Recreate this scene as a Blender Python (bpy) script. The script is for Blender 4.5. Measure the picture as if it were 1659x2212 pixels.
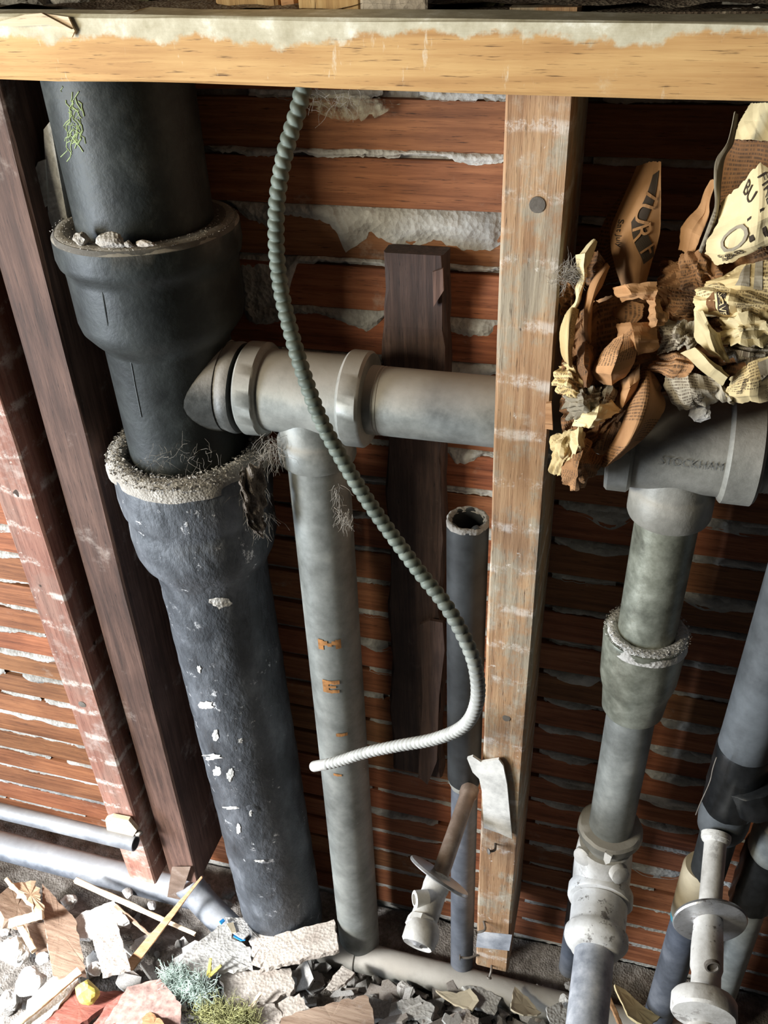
import bpy, bmesh, math, random
from mathutils import Vector as V, Matrix, noise as mnoise
for o in list(bpy.data.objects): bpy.data.objects.remove(o)
SC = bpy.context.scene
COL = SC.collection
pi = math.pi
# ------------------------------------------------------------------ camera
F = 1930.0; PITCH, YAW, ROLL = (math.radians(a) for a in (35.2, 17.1, 2.66))
Z0 = 1.33                                     # eye height above the floor
CAM = V((0, -0.71, 0))
def _basis():
    fw = V((-math.sin(YAW)*math.cos(PITCH), math.cos(YAW)*math.cos(PITCH), -math.sin(PITCH)))
    r = fw.cross(V((0, 0, 1))).normalized(); d = fw.cross(r)
    c, s = math.cos(ROLL), math.sin(ROLL)
    return c*r+s*d, -s*r+c*d, fw
RR, DD, WW = _basis()
cd = bpy.data.cameras.new('camera'); cam = bpy.data.objects.new('camera', cd); COL.objects.link(cam)
cd.sensor_fit = 'HORIZONTAL'; cd.sensor_width = 36; cd.lens = 36*F/1659; cd.clip_start = 0.01
cam.matrix_world = Matrix(((RR.x, -DD.x, -WW.x, CAM.x), (RR.y, -DD.y, -WW.y, CAM.y), (RR.z, -DD.z, -WW.z, CAM.z+Z0), (0, 0, 0, 1)))
SC.camera = cam
# ------------------------------------------------------------------ world, lights, exposure
w = bpy.data.worlds.new('world'); SC.world = w; w.use_nodes = True
w.node_tree.nodes['Background'].inputs[0].default_value = (0.62, 0.72, 0.9, 1)
w.node_tree.nodes['Background'].inputs[1].default_value = 0.018
def area(name, loc, target, sx, sy, power, col):
    l = bpy.data.lights.new(name, 'AREA'); l.shape = 'RECTANGLE'; l.size = sx; l.size_y = sy
    l.energy = power; l.color = col
    o = bpy.data.objects.new(name, l); COL.objects.link(o); o.location = V(loc)+V((0, 0, Z0))
    o.rotation_euler = (V(target)-V(loc)).to_track_quat('-Z', 'Y').to_euler(); return o
area('window_daylight', (-1.88, -1.20, -0.72), (-.15, 0, -1.0), 0.42, 1.0, 77, (0.80, 0.89, 1.0))
area('warm_room_light', (-1.50, -1.28, 0.10), (-.12, 0, -0.30), 0.5, 0.5, 31, (1.0, 0.91, 0.70))
lo = area('added_rubble_light', (-1.15, -1.00, -0.25), (-.58, -.30, -1.26), 0.22, 0.22, 4.2, (0.95, 0.97, 1.0)); lo.data.spread = math.radians(32)  # extra narrow light, added to brighten the rubble at lower left
SC.view_settings.view_transform = 'Standard'; SC.view_settings.look = 'None'
SC.view_settings.gamma = 1; SC.view_settings.use_curve_mapping = False
SC.view_settings.exposure = 0.0

# ------------------------------------------------------------------ helpers
def ray(x, y): return RR*((x-829.5)/F)+DD*((y-1106)/F)+WW
def at(x, y, Y): v = ray(x, y); return CAM+v*((Y-CAM.y)/v.y)
def atz(x, y, Z): v = ray(x, y); return CAM+v*((Z-CAM.z)/v.z)
WORLD = {}
def link(o, parent, c):
    COL.objects.link(o)
    if parent is not None:
        o.parent = parent; o.location = c-WORLD[parent.name]
    else: o.location = c
    WORLD[o.name] = c
    return o
def mk(name, verts, faces, mat, parent=None, smooth=False, uvs=None, label=None, cat=None, group=None, kind=None, mats=None, fm=None, base=False):
    vs = [V(v)+V((0, 0, Z0)) for v in verts]
    c = V((sum(v.x for v in vs)/len(vs), sum(v.y for v in vs)/len(vs), (min(v.z for v in vs) if base else sum(v.z for v in vs)/len(vs))))
    me = bpy.data.meshes.new(name); me.from_pydata([v-c for v in vs], [], faces)
    if uvs:
        uvl = me.uv_layers.new(name='UVMap')
        for lp in me.loops: uvl.data[lp.index].uv = uvs[lp.vertex_index]
    if smooth:
        me.polygons.foreach_set('use_smooth', [True]*len(me.polygons))
        if smooth != 'all':
            me.set_sharp_from_angle(angle=math.radians(38))
    for m in (mats or [mat]): me.materials.append(m)
    if fm: me.polygons.foreach_set('material_index', fm)
    me.update()
    o = bpy.data.objects.new(name, me); link(o, parent, c); tag(o, label, cat, group, kind); return o
def tag(o, label=None, cat=None, group=None, kind=None):
    for k, v in (('label', label), ('category', cat), ('group', group), ('kind', kind)):
        if v: o[k] = v
    return o
def empty(name, loc, label, cat, group=None):
    o = bpy.data.objects.new(name, None); o.empty_display_size = .02
    link(o, None, V(loc)+V((0, 0, Z0))); return tag(o, label, cat, group)
def frame(d):
    d = V(d).normalized(); a = V((0, 0, 1)) if abs(d.z) < .9 else V((1, 0, 0))
    u = d.cross(a).normalized(); return u, d.cross(u)
def lathe(p0, d, prof, seg=40, cap=(True, True), wob=0, seed=0):
    """profile [(s, r)] revolved about the axis from p0 along d"""
    p0 = V(p0); d = V(d).normalized(); u, v = frame(d); vs = []; fs = []
    for i, (s, r) in enumerate(prof):
        for k in range(seg):
            a = 2*pi*k/seg; rr = r
            if wob: rr += wob*mnoise.noise(V((math.cos(a)*3+seed, math.sin(a)*3, s*60)))
            vs.append(p0+d*s+(u*math.cos(a)+v*math.sin(a))*rr)
    n = len(prof)
    for i in range(n-1):
        for k in range(seg):
            k2 = (k+1) % seg; fs.append((i*seg+k, i*seg+k2, (i+1)*seg+k2, (i+1)*seg+k))
    if cap[0]: fs.append(tuple(range(seg))[::-1])
    if cap[1]: fs.append(tuple((n-1)*seg+k for k in range(seg)))
    return vs, fs
def join(*parts):
    vs = []; fs = []
    for a, b in parts:
        o = len(vs); vs += a; fs += [tuple(i+o for i in f) for f in b]
    return vs, fs
def crom(pts, n):
    """Catmull-Rom through points, n samples in all"""
    out = []; m = len(pts)-1
    for i in range(n):
        t = i/(n-1)*m; k = min(int(t), m-1); f = t-k
        p = [V(pts[max(0, min(m, k+j))]) for j in (-1, 0, 1, 2)]
        out.append(.5*((2*p[1])+(-p[0]+p[2])*f+(2*p[0]-5*p[1]+4*p[2]-p[3])*f*f+(-p[0]+3*p[1]-3*p[2]+p[3])*f**3))
    return out
def sweep(path, rad, seg=16, cap=True):
    """path of points, rad(i, angle, s)"""
    vs = []; fs = []; n = len(path); up = None; s = 0
    for i, p in enumerate(path):
        t = (path[min(i+1, n-1)]-path[max(i-1, 0)]).normalized()
        if up is None: u, v = frame(t)
        else:
            u = (up-t*up.dot(t)).normalized(); v = t.cross(u)
        up = u
        if i: s += (p-path[i-1]).length
        for k in range(seg):
            a = 2*pi*k/seg; r = rad(i, a, s) if callable(rad) else rad
            vs.append(p+(u*math.cos(a)+v*math.sin(a))*r)
    for i in range(n-1):
        for k in range(seg):
            k2 = (k+1) % seg; fs.append((i*seg+k, i*seg+k2, (i+1)*seg+k2, (i+1)*seg+k))
    if cap: fs.append(tuple(range(seg))[::-1]); fs.append(tuple((n-1)*seg+k for k in range(seg)))
    return vs, fs
def rings(rs, axis, ch=.002, jit=0, seed=0):
    """chamfered rectangular sections: axis 'z' -> (z, x0, x1, yf, yb); axis 'x' -> (x, z0, z1, yf, yb)"""
    rnd = random.Random(seed); vs = []; fs = []; last = None; jj = None
    for (s, a0, a1, f, b) in rs:
        if last is None or abs(s-last) > .0008: jj = [(rnd.uniform(-jit, jit), rnd.uniform(-jit, jit)*.6) for _ in range(8)]
        last = s
        q = [(a0+ch, f), (a1-ch, f), (a1, f+ch), (a1, b-ch), (a1-ch, b), (a0+ch, b), (a0, b-ch), (a0, f+ch)]
        for (a, y), (ja, jy) in zip(q, jj):
            a += ja; y += jy
            vs.append(V((a, y, s)) if axis == 'z' else V((s, y, a)))
    n = len(rs)
    for i in range(n-1):
        for k in range(8):
            k2 = (k+1) % 8; fs.append((i*8+k, i*8+k2, (i+1)*8+k2, (i+1)*8+k))
    fs.append(tuple(range(8))[::-1]); fs.append(tuple((n-1)*8+k for k in range(8)))
    return vs, fs
def fixn(vs, fs):
    bm = bmesh.new(); bv = [bm.verts.new(v) for v in vs]
    for f in fs:
        try: bm.faces.new([bv[i] for i in f])
        except ValueError: pass
    bmesh.ops.recalc_face_normals(bm, faces=bm.faces[:]); bm.verts.index_update()
    r = [v.co.copy() for v in bm.verts], [tuple(v.index for v in f.verts) for f in bm.faces]; bm.free(); return r
def board(p0, p1, side, w_, t, n=8, jit=.0006, seed=0, w1=None, ch=.0012):
    """plank from p0 to p1, width along side, thickness across; tapers to w1"""
    p0, p1 = V(p0), V(p1); d = (p1-p0).normalized(); u = V(side); u = (u-d*u.dot(d)).normalized(); v = d.cross(u)
    rnd = random.Random(seed); vs = []; fs = []; w1 = w_ if w1 is None else w1
    for i in range(n+1):
        f = i/n; ww = w_+(w1-w_)*f; p = p0.lerp(p1, f)
        hw, ht = ww/2, t/2*(0.35+.65*min(1, ww/max(w_, w1))) if w1 != w_ else t/2
        c2 = min(ch, hw*.4, ht*.4)
        for (a, b) in ((-hw+c2, -ht), (hw-c2, -ht), (hw, -ht+c2), (hw, ht-c2), (hw-c2, ht), (-hw+c2, ht), (-hw, ht-c2), (-hw, -ht+c2)):
            e = rnd.uniform(-.009, .009)*jit/.0006*.25 if i in (0, n) else 0
            vs.append(p+u*(a+rnd.uniform(-jit, jit))+v*(b+rnd.uniform(-jit, jit)*.5)+d*e)
    for i in range(n):
        for k in range(8):
            k2 = (k+1) % 8; fs.append((i*8+k, i*8+k2, (i+1)*8+k2, (i+1)*8+k))
    fs.append(tuple(range(8))[::-1]); fs.append(tuple(n*8+k for k in range(8)))
    return fixn(vs, fs)
# ------------------------------------------------------------------ materials
class NB:
    def __init__(s, name, rough=.7, metal=0.0, spec=.4):
        s.m = bpy.data.materials.new(name); s.m.use_nodes = True; s.nt = s.m.node_tree
        s.b = s.nt.nodes['Principled BSDF']
        s.b.inputs['Roughness'].default_value = rough; s.b.inputs['Metallic'].default_value = metal
        s.b.inputs['Specular IOR Level'].default_value = spec
        s.tc = s.nt.nodes.new('ShaderNodeTexCoord'); s.oi = s.nt.nodes.new('ShaderNodeObjectInfo')
        s.rand = s.oi.outputs['Random']
        s.geo = s.nt.nodes.new('ShaderNodeNewGeometry')
    def new(s, t, **k):
        n = s.nt.nodes.new(t)
        for a, v in k.items(): setattr(n, a, v)
        return n
    def put(s, sock, v):
        if isinstance(v, bpy.types.NodeSocket): s.nt.links.new(v, sock)
        elif v is not None:
            if sock.type == 'RGBA' and len(v) == 3: v = (*v, 1)
            sock.default_value = v
    def math(s, op, a, b=0.0, clamp=False):
        n = s.new('ShaderNodeMath', operation=op, use_clamp=clamp); s.put(n.inputs[0], a); s.put(n.inputs[1], b); return n.outputs[0]
    def coords(s, scale=(1, 1, 1), kind='Object', shift=True, rot=(0, 0, 0)):
        mp = s.new('ShaderNodeMapping'); mp.inputs['Scale'].default_value = scale; mp.inputs['Rotation'].default_value = rot
        s.nt.links.new(s.tc.outputs[kind], mp.inputs['Vector'])
        if shift:
            k = s.math('MULTIPLY', s.rand, 37.0); s.nt.links.new(k, mp.inputs['Location'])
        return mp.outputs[0]
    def noise(s, vec, scale, detail=4, rough=.55, dist=0):
        n = s.new('ShaderNodeTexNoise'); s.put(n.inputs['Vector'], vec); n.inputs['Scale'].default_value = scale
        n.inputs['Detail'].default_value = detail; n.inputs['Roughness'].default_value = rough; n.inputs['Distortion'].default_value = dist
        return n.outputs['Fac']
    def step(s, f, lo, hi):
        n = s.new('ShaderNodeMapRange'); n.interpolation_type = 'SMOOTHSTEP'; s.put(n.inputs['Value'], f)
        n.inputs['From Min'].default_value = lo; n.inputs['From Max'].default_value = hi; return n.outputs[0]
    def ramp(s, f, stops):
        n = s.new('ShaderNodeValToRGB'); e = n.color_ramp.elements
        while len(e) < len(stops): e.new(.5)
        for el, (p, c) in zip(e, stops): el.position = p; el.color = (*c, 1)
        s.put(n.inputs[0], f); return n.outputs[0]
    def mix(s, f, a, b, mode='MIX'):
        n = s.new('ShaderNodeMix', data_type='RGBA', blend_type=mode); s.put(n.inputs['Factor'], f)
        s.put(n.inputs['A'], a); s.put(n.inputs['B'], b); return n.outputs['Result'] if 'Result' in n.outputs else n.outputs[2]
    def sep(s, vec):
        n = s.new('ShaderNodeSeparateXYZ'); s.nt.links.new(vec, n.inputs[0]); return n.outputs
    def up(s): return s.sep(s.geo.outputs['Normal'])[2]
    def bump(s, h, strength=.4, dist=.002):
        n = s.new('ShaderNodeBump'); n.inputs['Strength'].default_value = strength; n.inputs['Distance'].default_value = dist
        s.put(n.inputs['Height'], h); s.nt.links.new(n.outputs[0], s.b.inputs['Normal'])
    def tint(s, col, amt=.25):
        k = s.math('ADD', s.math('MULTIPLY', s.rand, amt), 1-amt/2)
        n = s.new('ShaderNodeCombineColor'); [s.put(n.inputs[i], k) for i in range(3)]
        return s.mix(1.0, col, n.outputs[0], 'MULTIPLY')
    def done(s, col, rough=None, metal=None):
        s.put(s.b.inputs['Base Color'], col)
        if rough is not None: s.put(s.b.inputs['Roughness'], rough)
        if metal is not None: s.put(s.b.inputs['Metallic'], metal)
        return s.m
def wood(name, axis, dark, mid, light, dust=None, dustlo=.55, dusthi=.68, tint=.3, bands=0, plastertop=None, rough=.75, bump=.3, grain=1.0, hue=0, grime_tone=None):
    s = NB(name, rough)
    st = {'x': (1.2, 26, 26), 'y': (26, 1.2, 26), 'z': (26, 26, 1.2)}[axis]
    v = s.coords(st); g = s.noise(v, 7*grain, 6, .65, .35)
    blot = s.noise(s.coords((3, 3, 3)), 4, 3)
    f = s.math('ADD', s.math('MULTIPLY', g, .75), s.math('MULTIPLY', blot, .35))
    col = s.ramp(f, [(.33, dark), (.52, mid), (.72, light)])
    if hue: col = s.mix(s.math('MULTIPLY', s.rand, hue), col, s.ramp(f, [(.33, tuple(a*b for a, b in zip(dark, (.8, .55, .6)))), (.52, tuple(a*b for a, b in zip(mid, (.85, .62, .7)))), (.72, tuple(a*b for a, b in zip(light, (.85, .65, .75))))]))
    if grime_tone:
        gm = s.step(s.noise(s.coords((1, 1, .6)), 19, 6, .72), .46, .60)
        col = s.mix(s.math('MULTIPLY', gm, .8), col, s.ramp(g, [(.3, tuple(c*.55 for c in grime_tone)), (.55, grime_tone), (.75, tuple(c*1.25 for c in grime_tone))]))
    pores = s.noise(v, 40*grain, 3, .7)
    col = s.mix(s.step(pores, .58, .72), col, tuple(c*.35 for c in dark))
    col = s.tint(col, tint)
    if dust:
        fine = s.noise(s.coords((1, 1, 1)), 38, 6, .7); big = s.noise(s.coords((1, 1, 1)), 9, 4, .6)
        d = s.step(s.math('ADD', s.math('MULTIPLY', fine, .5), s.math('MULTIPLY', big, .5)), dustlo, dusthi)
        col = s.mix(s.math('MULTIPLY', d, .75), col, dust)
    if bands:
        # pale lines of old plaster left where laths were nailed across
        p = s.sep(s.tc.outputs['Object'])
        wob = s.math('MULTIPLY', s.noise(s.coords((6, 6, 1)), 6, 3), .02)
        ph = s.math('FRACT', s.math('MULTIPLY', s.math('ADD', p[2], wob), 1/.0462))
        tri = s.math('ABSOLUTE', s.math('SUBTRACT', ph, .5))
        k = s.step(tri, .36, .455); br = s.step(s.noise(s.coords((1, 1, 1)), 26, 7, .85), .46, .58)
        col = s.mix(s.math('MULTIPLY', s.math('MULTIPLY', k, br), bands), col, (.72, .66, .60))
        sp = s.step(s.noise(s.coords((1, 1, 1)), 110, 3, .7), .66, .74)
        col = s.mix(s.math('MULTIPLY', sp, .6), col, (.75, .70, .63))
        hole = s.step(s.noise(s.coords((1, 1, .7)), 75, 2, .4), .74, .77)
        col = s.mix(hole, col, (.05, .028, .018))
    if plastertop is not None:
        p = s.sep(s.tc.outputs['Object'])
        wv = s.noise(s.coords((1, 1, 1)), 14, 6, .7)
        h = s.math('ADD', p[2], s.math('MULTIPLY', s.math('SUBTRACT', wv, .5), .040))
        k = s.step(h, plastertop-.0016, plastertop+.0022)
        pc = s.ramp(s.noise(s.coords((1, 1, 1)), 40, 6, .7), [(.35, (.42, .38, .26)), (.55, (.62, .58, .44)), (.68, (.86, .84, .72))])
        col = s.mix(s.math('MULTIPLY', k, .93), col, pc)
        drip = s.step(s.noise(s.coords((60, 1, 14)), 1.6, 5, .75), .62, .72)
        col = s.mix(s.math('MULTIPLY', drip, .55), col, (.78, .70, .55))
    s.bump(s.math('ADD', g, s.math('MULTIPLY', pores, .4)), bump, .0012)
    return s.done(col)
def plasterm(name, dark, mid, light, bump=.7, scale=1.0, tint=.15, stain=None):
    s = NB(name, .95, 0, .15)
    n1 = s.noise(s.coords((1, 1, 1)), 45*scale, 7, .7); n2 = s.noise(s.coords((1, 1, 1)), 9*scale, 4)
    f = s.math('ADD', s.math('MULTIPLY', n1, .55), s.math('MULTIPLY', n2, .45))
    col = s.tint(s.ramp(f, [(.34, dark), (.5, mid), (.66, light)]), tint)
    if stain: col = s.mix(s.math('MULTIPLY', s.step(n2, .5, .72), .6), col, stain)
    vor = s.new('ShaderNodeTexVoronoi', feature='F1'); s.put(vor.inputs['Vector'], s.coords((1, 1, 1))); vor.inputs['Scale'].default_value = 220*scale
    s.bump(s.math('ADD', n1, s.math('MULTIPLY', vor.outputs['Distance'], .5)), bump, .003)
    return s.done(col)
def metalm(name, dark, mid, light, rough=.5, metal=.35, dust=None, dustamt=.0, bump=.15, scale=1.0, chips=None, chiplo=.66, chiphi=.70, stretch=(1, 1, 1), bumpscale=1):
    s = NB(name, rough, metal, .45)
    n1 = s.noise(s.coords(stretch), 26*scale, 6, .68); n2 = s.noise(s.coords((1, 1, 1)), 7*scale, 4)
    f = s.math('ADD', s.math('MULTIPLY', n1, .6), s.math('MULTIPLY', n2, .4))
    col = s.ramp(f, [(.36, dark), (.5, mid), (.66, light)])
    if chips:
        c = s.step(s.noise(s.coords((1, 1, 1)), 55*scale, 5, .75), chiplo, chiphi)
        c2 = s.step(n2, .40, .60)
        col = s.mix(s.math('MULTIPLY', c, c2), col, chips)
    r = s.math('ADD', s.math('MULTIPLY', n1, .3), rough-.15)
    m = metal
    if dust:
        # dust that has settled on upward faces
        k = s.math('MULTIPLY', s.step(s.math('ADD', s.up(), s.math('MULTIPLY', s.math('SUBTRACT', n1, .5), 1.0)), .0, .95), dustamt, True)
        col = s.mix(k, col, dust); r = s.math('ADD', r, s.math('MULTIPLY', k, .3), True)
        m = s.math('MULTIPLY', s.math('SUBTRACT', 1.0, k, True), metal)
    s.bump(s.noise(s.coords(stretch), 90*scale*bumpscale, 4, .6), bump, .002)
    return s.done(col, r, m)
def paperm(name, base, dark, ink=.75, lines=360.0, cols=30.0, blank=.45, printed=True):
    s = NB(name, .85, 0, .2)
    n1 = s.noise(s.coords((1, 1, 1)), 30, 5, .6); n2 = s.noise(s.coords((1, 1, 1)), 12, 3)
    col = s.tint(s.ramp(s.math('ADD', s.math('MULTIPLY', n1, .4), s.math('MULTIPLY', n2, .6)), [(.36, dark), (.56, base), (.7, tuple(min(1, c*1.15) for c in base))]), .35)
    if printed:
        uv = s.sep(s.coords((1, 1, 1), 'UV', False))
        l = s.math('MULTIPLY', uv[1], lines); row = s.math('FLOOR', l)
        line = s.step(s.math('ABSOLUTE', s.math('SUBTRACT', s.math('FRACT', l), .5)), .34, .22)
        cv = s.new('ShaderNodeCombineXYZ'); s.put(cv.inputs[0], s.math('MULTIPLY', uv[0], 1400.0)); s.put(cv.inputs[1], s.math('MULTIPLY', row, 17.3))
        lt = s.step(s.noise(cv.outputs[0], .9, 2, .6), .42, .52)
        cc = s.math('FRACT', s.math('MULTIPLY', uv[0], cols)); gut = s.step(s.math('ABSOLUTE', s.math('SUBTRACT', cc, .5)), .45, .42)
        cb = s.new('ShaderNodeCombineXYZ'); s.put(cb.inputs[0], s.math('FLOOR', s.math('MULTIPLY', uv[0], cols))); s.put(cb.inputs[1], s.math('FLOOR', s.math('MULTIPLY', uv[1], lines/9)))
        s.put(cb.inputs[2], s.math('MULTIPLY', s.rand, 50.0))
        wn = s.new('ShaderNodeTexWhiteNoise'); s.put(wn.inputs['Vector'], cb.outputs[0])
        on = s.math('GREATER_THAN', wn.outputs['Value'], blank)
        k = s.math('MULTIPLY', s.math('MULTIPLY', line, lt), s.math('MULTIPLY', gut, on))
        col = s.mix(s.math('MULTIPLY', k, ink), col, (.07, .045, .03))
    s.bump(n1, .25, .001)
    return s.done(col)
def plain(name, col, rough=.6, metal=0.0, var=.15, scale=40, bump=.1):
    s = NB(name, rough, metal); n = s.noise(s.coords((1, 1, 1)), scale, 5, .65)
    c = s.ramp(n, [(.3, tuple(x*(1-var*2) for x in col)), (.6, col), (.8, tuple(min(1, x*(1+var)) for x in col))])
    s.bump(n, bump, .001); return s.done(c)
M = {}
M['lath'] = wood('lath_wood', 'x', (.095, .034, .013), (.245, .102, .040), (.41, .185, .076), dust=(.42, .34, .27), dustlo=.58, dusthi=.75, tint=.5, hue=1.0, bump=.5)
M['stud'] = wood('stud_wood', 'z', (.19, .095, .045), (.35, .20, .105), (.50, .32, .18), dust=(.52, .48, .40), dustlo=.52, dusthi=.66, tint=.1, bands=.55, grime_tone=(.36, .325, .25), bump=.6)
M['redstud'] = wood('reddish_stud_wood', 'z', (.14, .055, .036), (.27, .12, .085), (.40, .20, .145), dust=(.55, .46, .41), dustlo=.50, dusthi=.66, tint=.1, bands=.7, grime_tone=(.30, .17, .13), bump=.5)
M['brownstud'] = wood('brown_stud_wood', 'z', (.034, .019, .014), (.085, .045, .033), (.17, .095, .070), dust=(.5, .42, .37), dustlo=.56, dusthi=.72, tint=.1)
M['beam'] = wood('beam_wood', 'x', (.34, .17, .06), (.52, .29, .11), (.66, .41, .17), tint=.1, plastertop=.0050, dust=(.70, .60, .42), dustlo=.60, dusthi=.74, grain=.8)
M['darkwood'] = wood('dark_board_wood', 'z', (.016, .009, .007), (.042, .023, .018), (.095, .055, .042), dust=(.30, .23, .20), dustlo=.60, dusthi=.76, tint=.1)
M['block'] = wood('end_wood', 'z', (.34, .20, .09), (.55, .36, .17), (.70, .52, .28), tint=.2)
M['palewood'] = wood('pale_split_wood', 'x', (.40, .27, .16), (.62, .46, .30), (.82, .68, .50), tint=.3)
M['brownwood'] = wood('weathered_brown_wood', 'x', (.12, .07, .045), (.27, .18, .125), (.42, .31, .23), dust=(.6, .55, .5), dustlo=.56, dusthi=.7, tint=.3)
M['orangewood'] = wood('orange_split_wood', 'x', (.22, .10, .04), (.40, .21, .10), (.55, .33, .18), tint=.2)
M['redboard'] = wood('painted_red_board', 'x', (.10, .028, .020), (.20, .062, .045), (.32, .13, .10), dust=(.55, .42, .38), dustlo=.5, dusthi=.68, tint=.2)
M['plaster'] = plasterm('grey_plaster', (.20, .19, .175), (.40, .39, .365), (.58, .57, .545))
M['whiteplaster'] = plasterm('white_plaster_rubble', (.40, .38, .35), (.66, .64, .61), (.86, .85, .83), scale=1.3, tint=.3)
M['greyrubble'] = plasterm('grey_rubble', (.14, .13, .12), (.30, .285, .265), (.5, .48, .45), scale=1.3, tint=.35)
M['tanrubble'] = plasterm('tan_plaster', (.30, .25, .21), (.47, .42, .37), (.62, .57, .52), scale=1.0, tint=.25)
M['dirt'] = plasterm('dusty_dirt', (.06, .052, .045), (.19, .17, .15), (.38, .355, .33), scale=1.6, bump=1.0)
M['topdirt'] = plasterm('ledge_dirt', (.05, .032, .022), (.15, .115, .09), (.34, .30, .24), scale=1.8, bump=1.0)
M['moss'] = plasterm('mossy_stone', (.03, .028, .02), (.09, .085, .05), (.24, .22, .14), scale=1.5)
M['iron'] = metalm('cast_iron', (.007, .009, .009), (.018, .022, .021), (.048, .055, .052), .55, .1, dust=(.34, .31, .28), dustamt=.5, bump=.35, chips=(.30, .33, .31), chiplo=.72, chiphi=.80)
M['dustiron'] = metalm('dusty_cast_iron', (.03, .032, .03), (.07, .072, .068), (.15, .15, .14), .5, .25, dust=(.45, .41, .37), dustamt=.8, bump=.3)
M['lowiron'] = metalm('rough_cast_iron', (.020, .023, .028), (.060, .067, .078), (.155, .168, .190), .56, .1, dust=(.3, .28, .27), dustamt=.4, bump=.9, chips=(.74, .74, .76), chiplo=.61, chiphi=.68, stretch=(1.3, 1.3, .7), bumpscale=1.3)
M['galv'] = metalm('galvanised_steel', (.13, .135, .125), (.235, .245, .23), (.37, .38, .355), .50, .35, dust=(.42, .37, .32), dustamt=.75, bump=.12, chips=(.62, .62, .58), chiplo=.70, chiphi=.76)
M['galvblue'] = metalm('blue_grey_steel', (.10, .11, .13), (.20, .215, .245), (.36, .38, .41), .5, .3, dust=(.5, .5, .5), dustamt=.4, bump=.15, chips=(.8, .8, .82), chiplo=.66, chiphi=.72)
M['bluewhite'] = metalm('blue_white_mottled_steel', (.22, .24, .28), (.46, .48, .53), (.80, .80, .82), .45, .15, bump=.12, scale=1.6)
M['mottled'] = metalm('mottled_galvanised', (.12, .125, .10), (.25, .26, .21), (.44, .45, .38), .38, .4, bump=.12, scale=2.0)
M['castgrey'] = metalm('grey_cast_fitting', (.15, .145, .13), (.23, .225, .20), (.33, .32, .29), .55, .25, dust=(.46, .42, .37), dustamt=.6, bump=.3)
M['rubber'] = plain('black_rubber', (.028, .031, .033), .6, 0, .35, 30, .15)
M['greyrubber'] = plain('grey_rubber', (.10, .11, .12), .65, 0, .3, 22, .15)
M['tape'] = plain('black_tape', (.012, .013, .014), .32, 0, .3, 60, .3)
M['bluepipe'] = metalm('blue_grey_plastic', (.050, .056, .068), (.095, .104, .125), (.17, .18, .205), .55, 0, dust=(.4, .4, .42), dustamt=.5, bump=.1)
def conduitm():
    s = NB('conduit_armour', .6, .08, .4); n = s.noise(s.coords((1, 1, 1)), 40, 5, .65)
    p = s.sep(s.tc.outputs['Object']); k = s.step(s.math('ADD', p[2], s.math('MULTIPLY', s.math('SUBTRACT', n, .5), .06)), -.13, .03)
    bare = s.ramp(n, [(.3, (.36, .36, .34)), (.6, (.56, .56, .54)), (.8, (.72, .72, .70))]); grime_tone = s.ramp(n, [(.3, (.07, .085, .07)), (.6, (.14, .165, .14)), (.8, (.22, .25, .22))])  # light grey towards the lower end, dark grey-green towards the top
    s.bump(n, .05, .001); return s.done(s.mix(k, bare, grime_tone))
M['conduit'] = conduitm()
M['copper'] = metalm('tarnished_copper', (.14, .095, .07), (.25, .18, .14), (.45, .38, .33), .45, .4, chips=(.7, .68, .66), chiplo=.60, chiphi=.7, bump=.1)
M['chipped'] = metalm('chipped_white_paint', (.36, .34, .31), (.60, .58, .55), (.80, .79, .77), .5, .05, chips=(.20, .18, .165), chiplo=.56, chiphi=.63, bump=.25)
M['chrome'] = metalm('worn_chrome', (.30, .30, .30), (.48, .48, .49), (.72, .72, .74), .35, .7, chips=(.22, .20, .19), chiplo=.56, chiphi=.64, bump=.15, scale=1.2)
M['cream'] = plain('cream_plastic', (.58, .50, .36), .45, 0, .15, 20, .05)
M['teal'] = plain('teal_primer', (.10, .42, .50), .5)
M['nail'] = metalm('rusty_nail', (.10, .085, .07), (.20, .175, .15), (.32, .29, .26), .6, .4, bump=.3)
M['black'] = plain('black_hollow', (.006, .006, .006), .9)
M['rust'] = plain('orange_stencil_paint', (.42, .19, .06), .8, 0, .3, 120, .1)
M['lint'] = plain('dusty_lint', (.40, .36, .31), .95, 0, .3, 80, .2)
M['lintsheet'] = plasterm('matted_lint', (.06, .05, .042), (.15, .125, .105), (.30, .27, .235), scale=2.5)
def webm():
    s = NB('dusty_cobweb', .95, 0, .1); n = s.noise(s.coords((1, 1, 1)), 26, 6, .75); m = s.noise(s.coords((30, 30, 3)), 6, 4, .7)
    s.put(s.b.inputs['Alpha'], s.math('MULTIPLY', s.step(n, .40, .62), s.step(m, .25, .7))); return s.done((.40, .36, .26))
M['web'] = webm()
M['crust'] = plasterm('mortar_crumbs', (.28, .25, .22), (.48, .45, .41), (.72, .69, .65), scale=2)
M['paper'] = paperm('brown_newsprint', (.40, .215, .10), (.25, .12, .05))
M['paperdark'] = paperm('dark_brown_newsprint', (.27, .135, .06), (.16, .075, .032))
M['paperblank'] = paperm('brown_blank_paper', (.43, .235, .11), (.29, .145, .06), printed=False)
M['papercream'] = paperm('cream_newsprint', (.66, .52, .28), (.46, .33, .15))
M['creamblank'] = paperm('cream_blank_paper', (.70, .58, .34), (.48, .37, .19), printed=False)
M['papergrey'] = paperm('grey_newsprint', (.36, .31, .23), (.22, .19, .14))
M['ink'] = plain('newsprint_ink', (.050, .034, .022), .85)
M['yellow'] = plain('yellow_scrap', (.55, .46, .10), .7, 0, .25, 30)
M['green'] = plain('pale_green_fluff', (.42, .52, .46), .95, 0, .35, 60)
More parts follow.
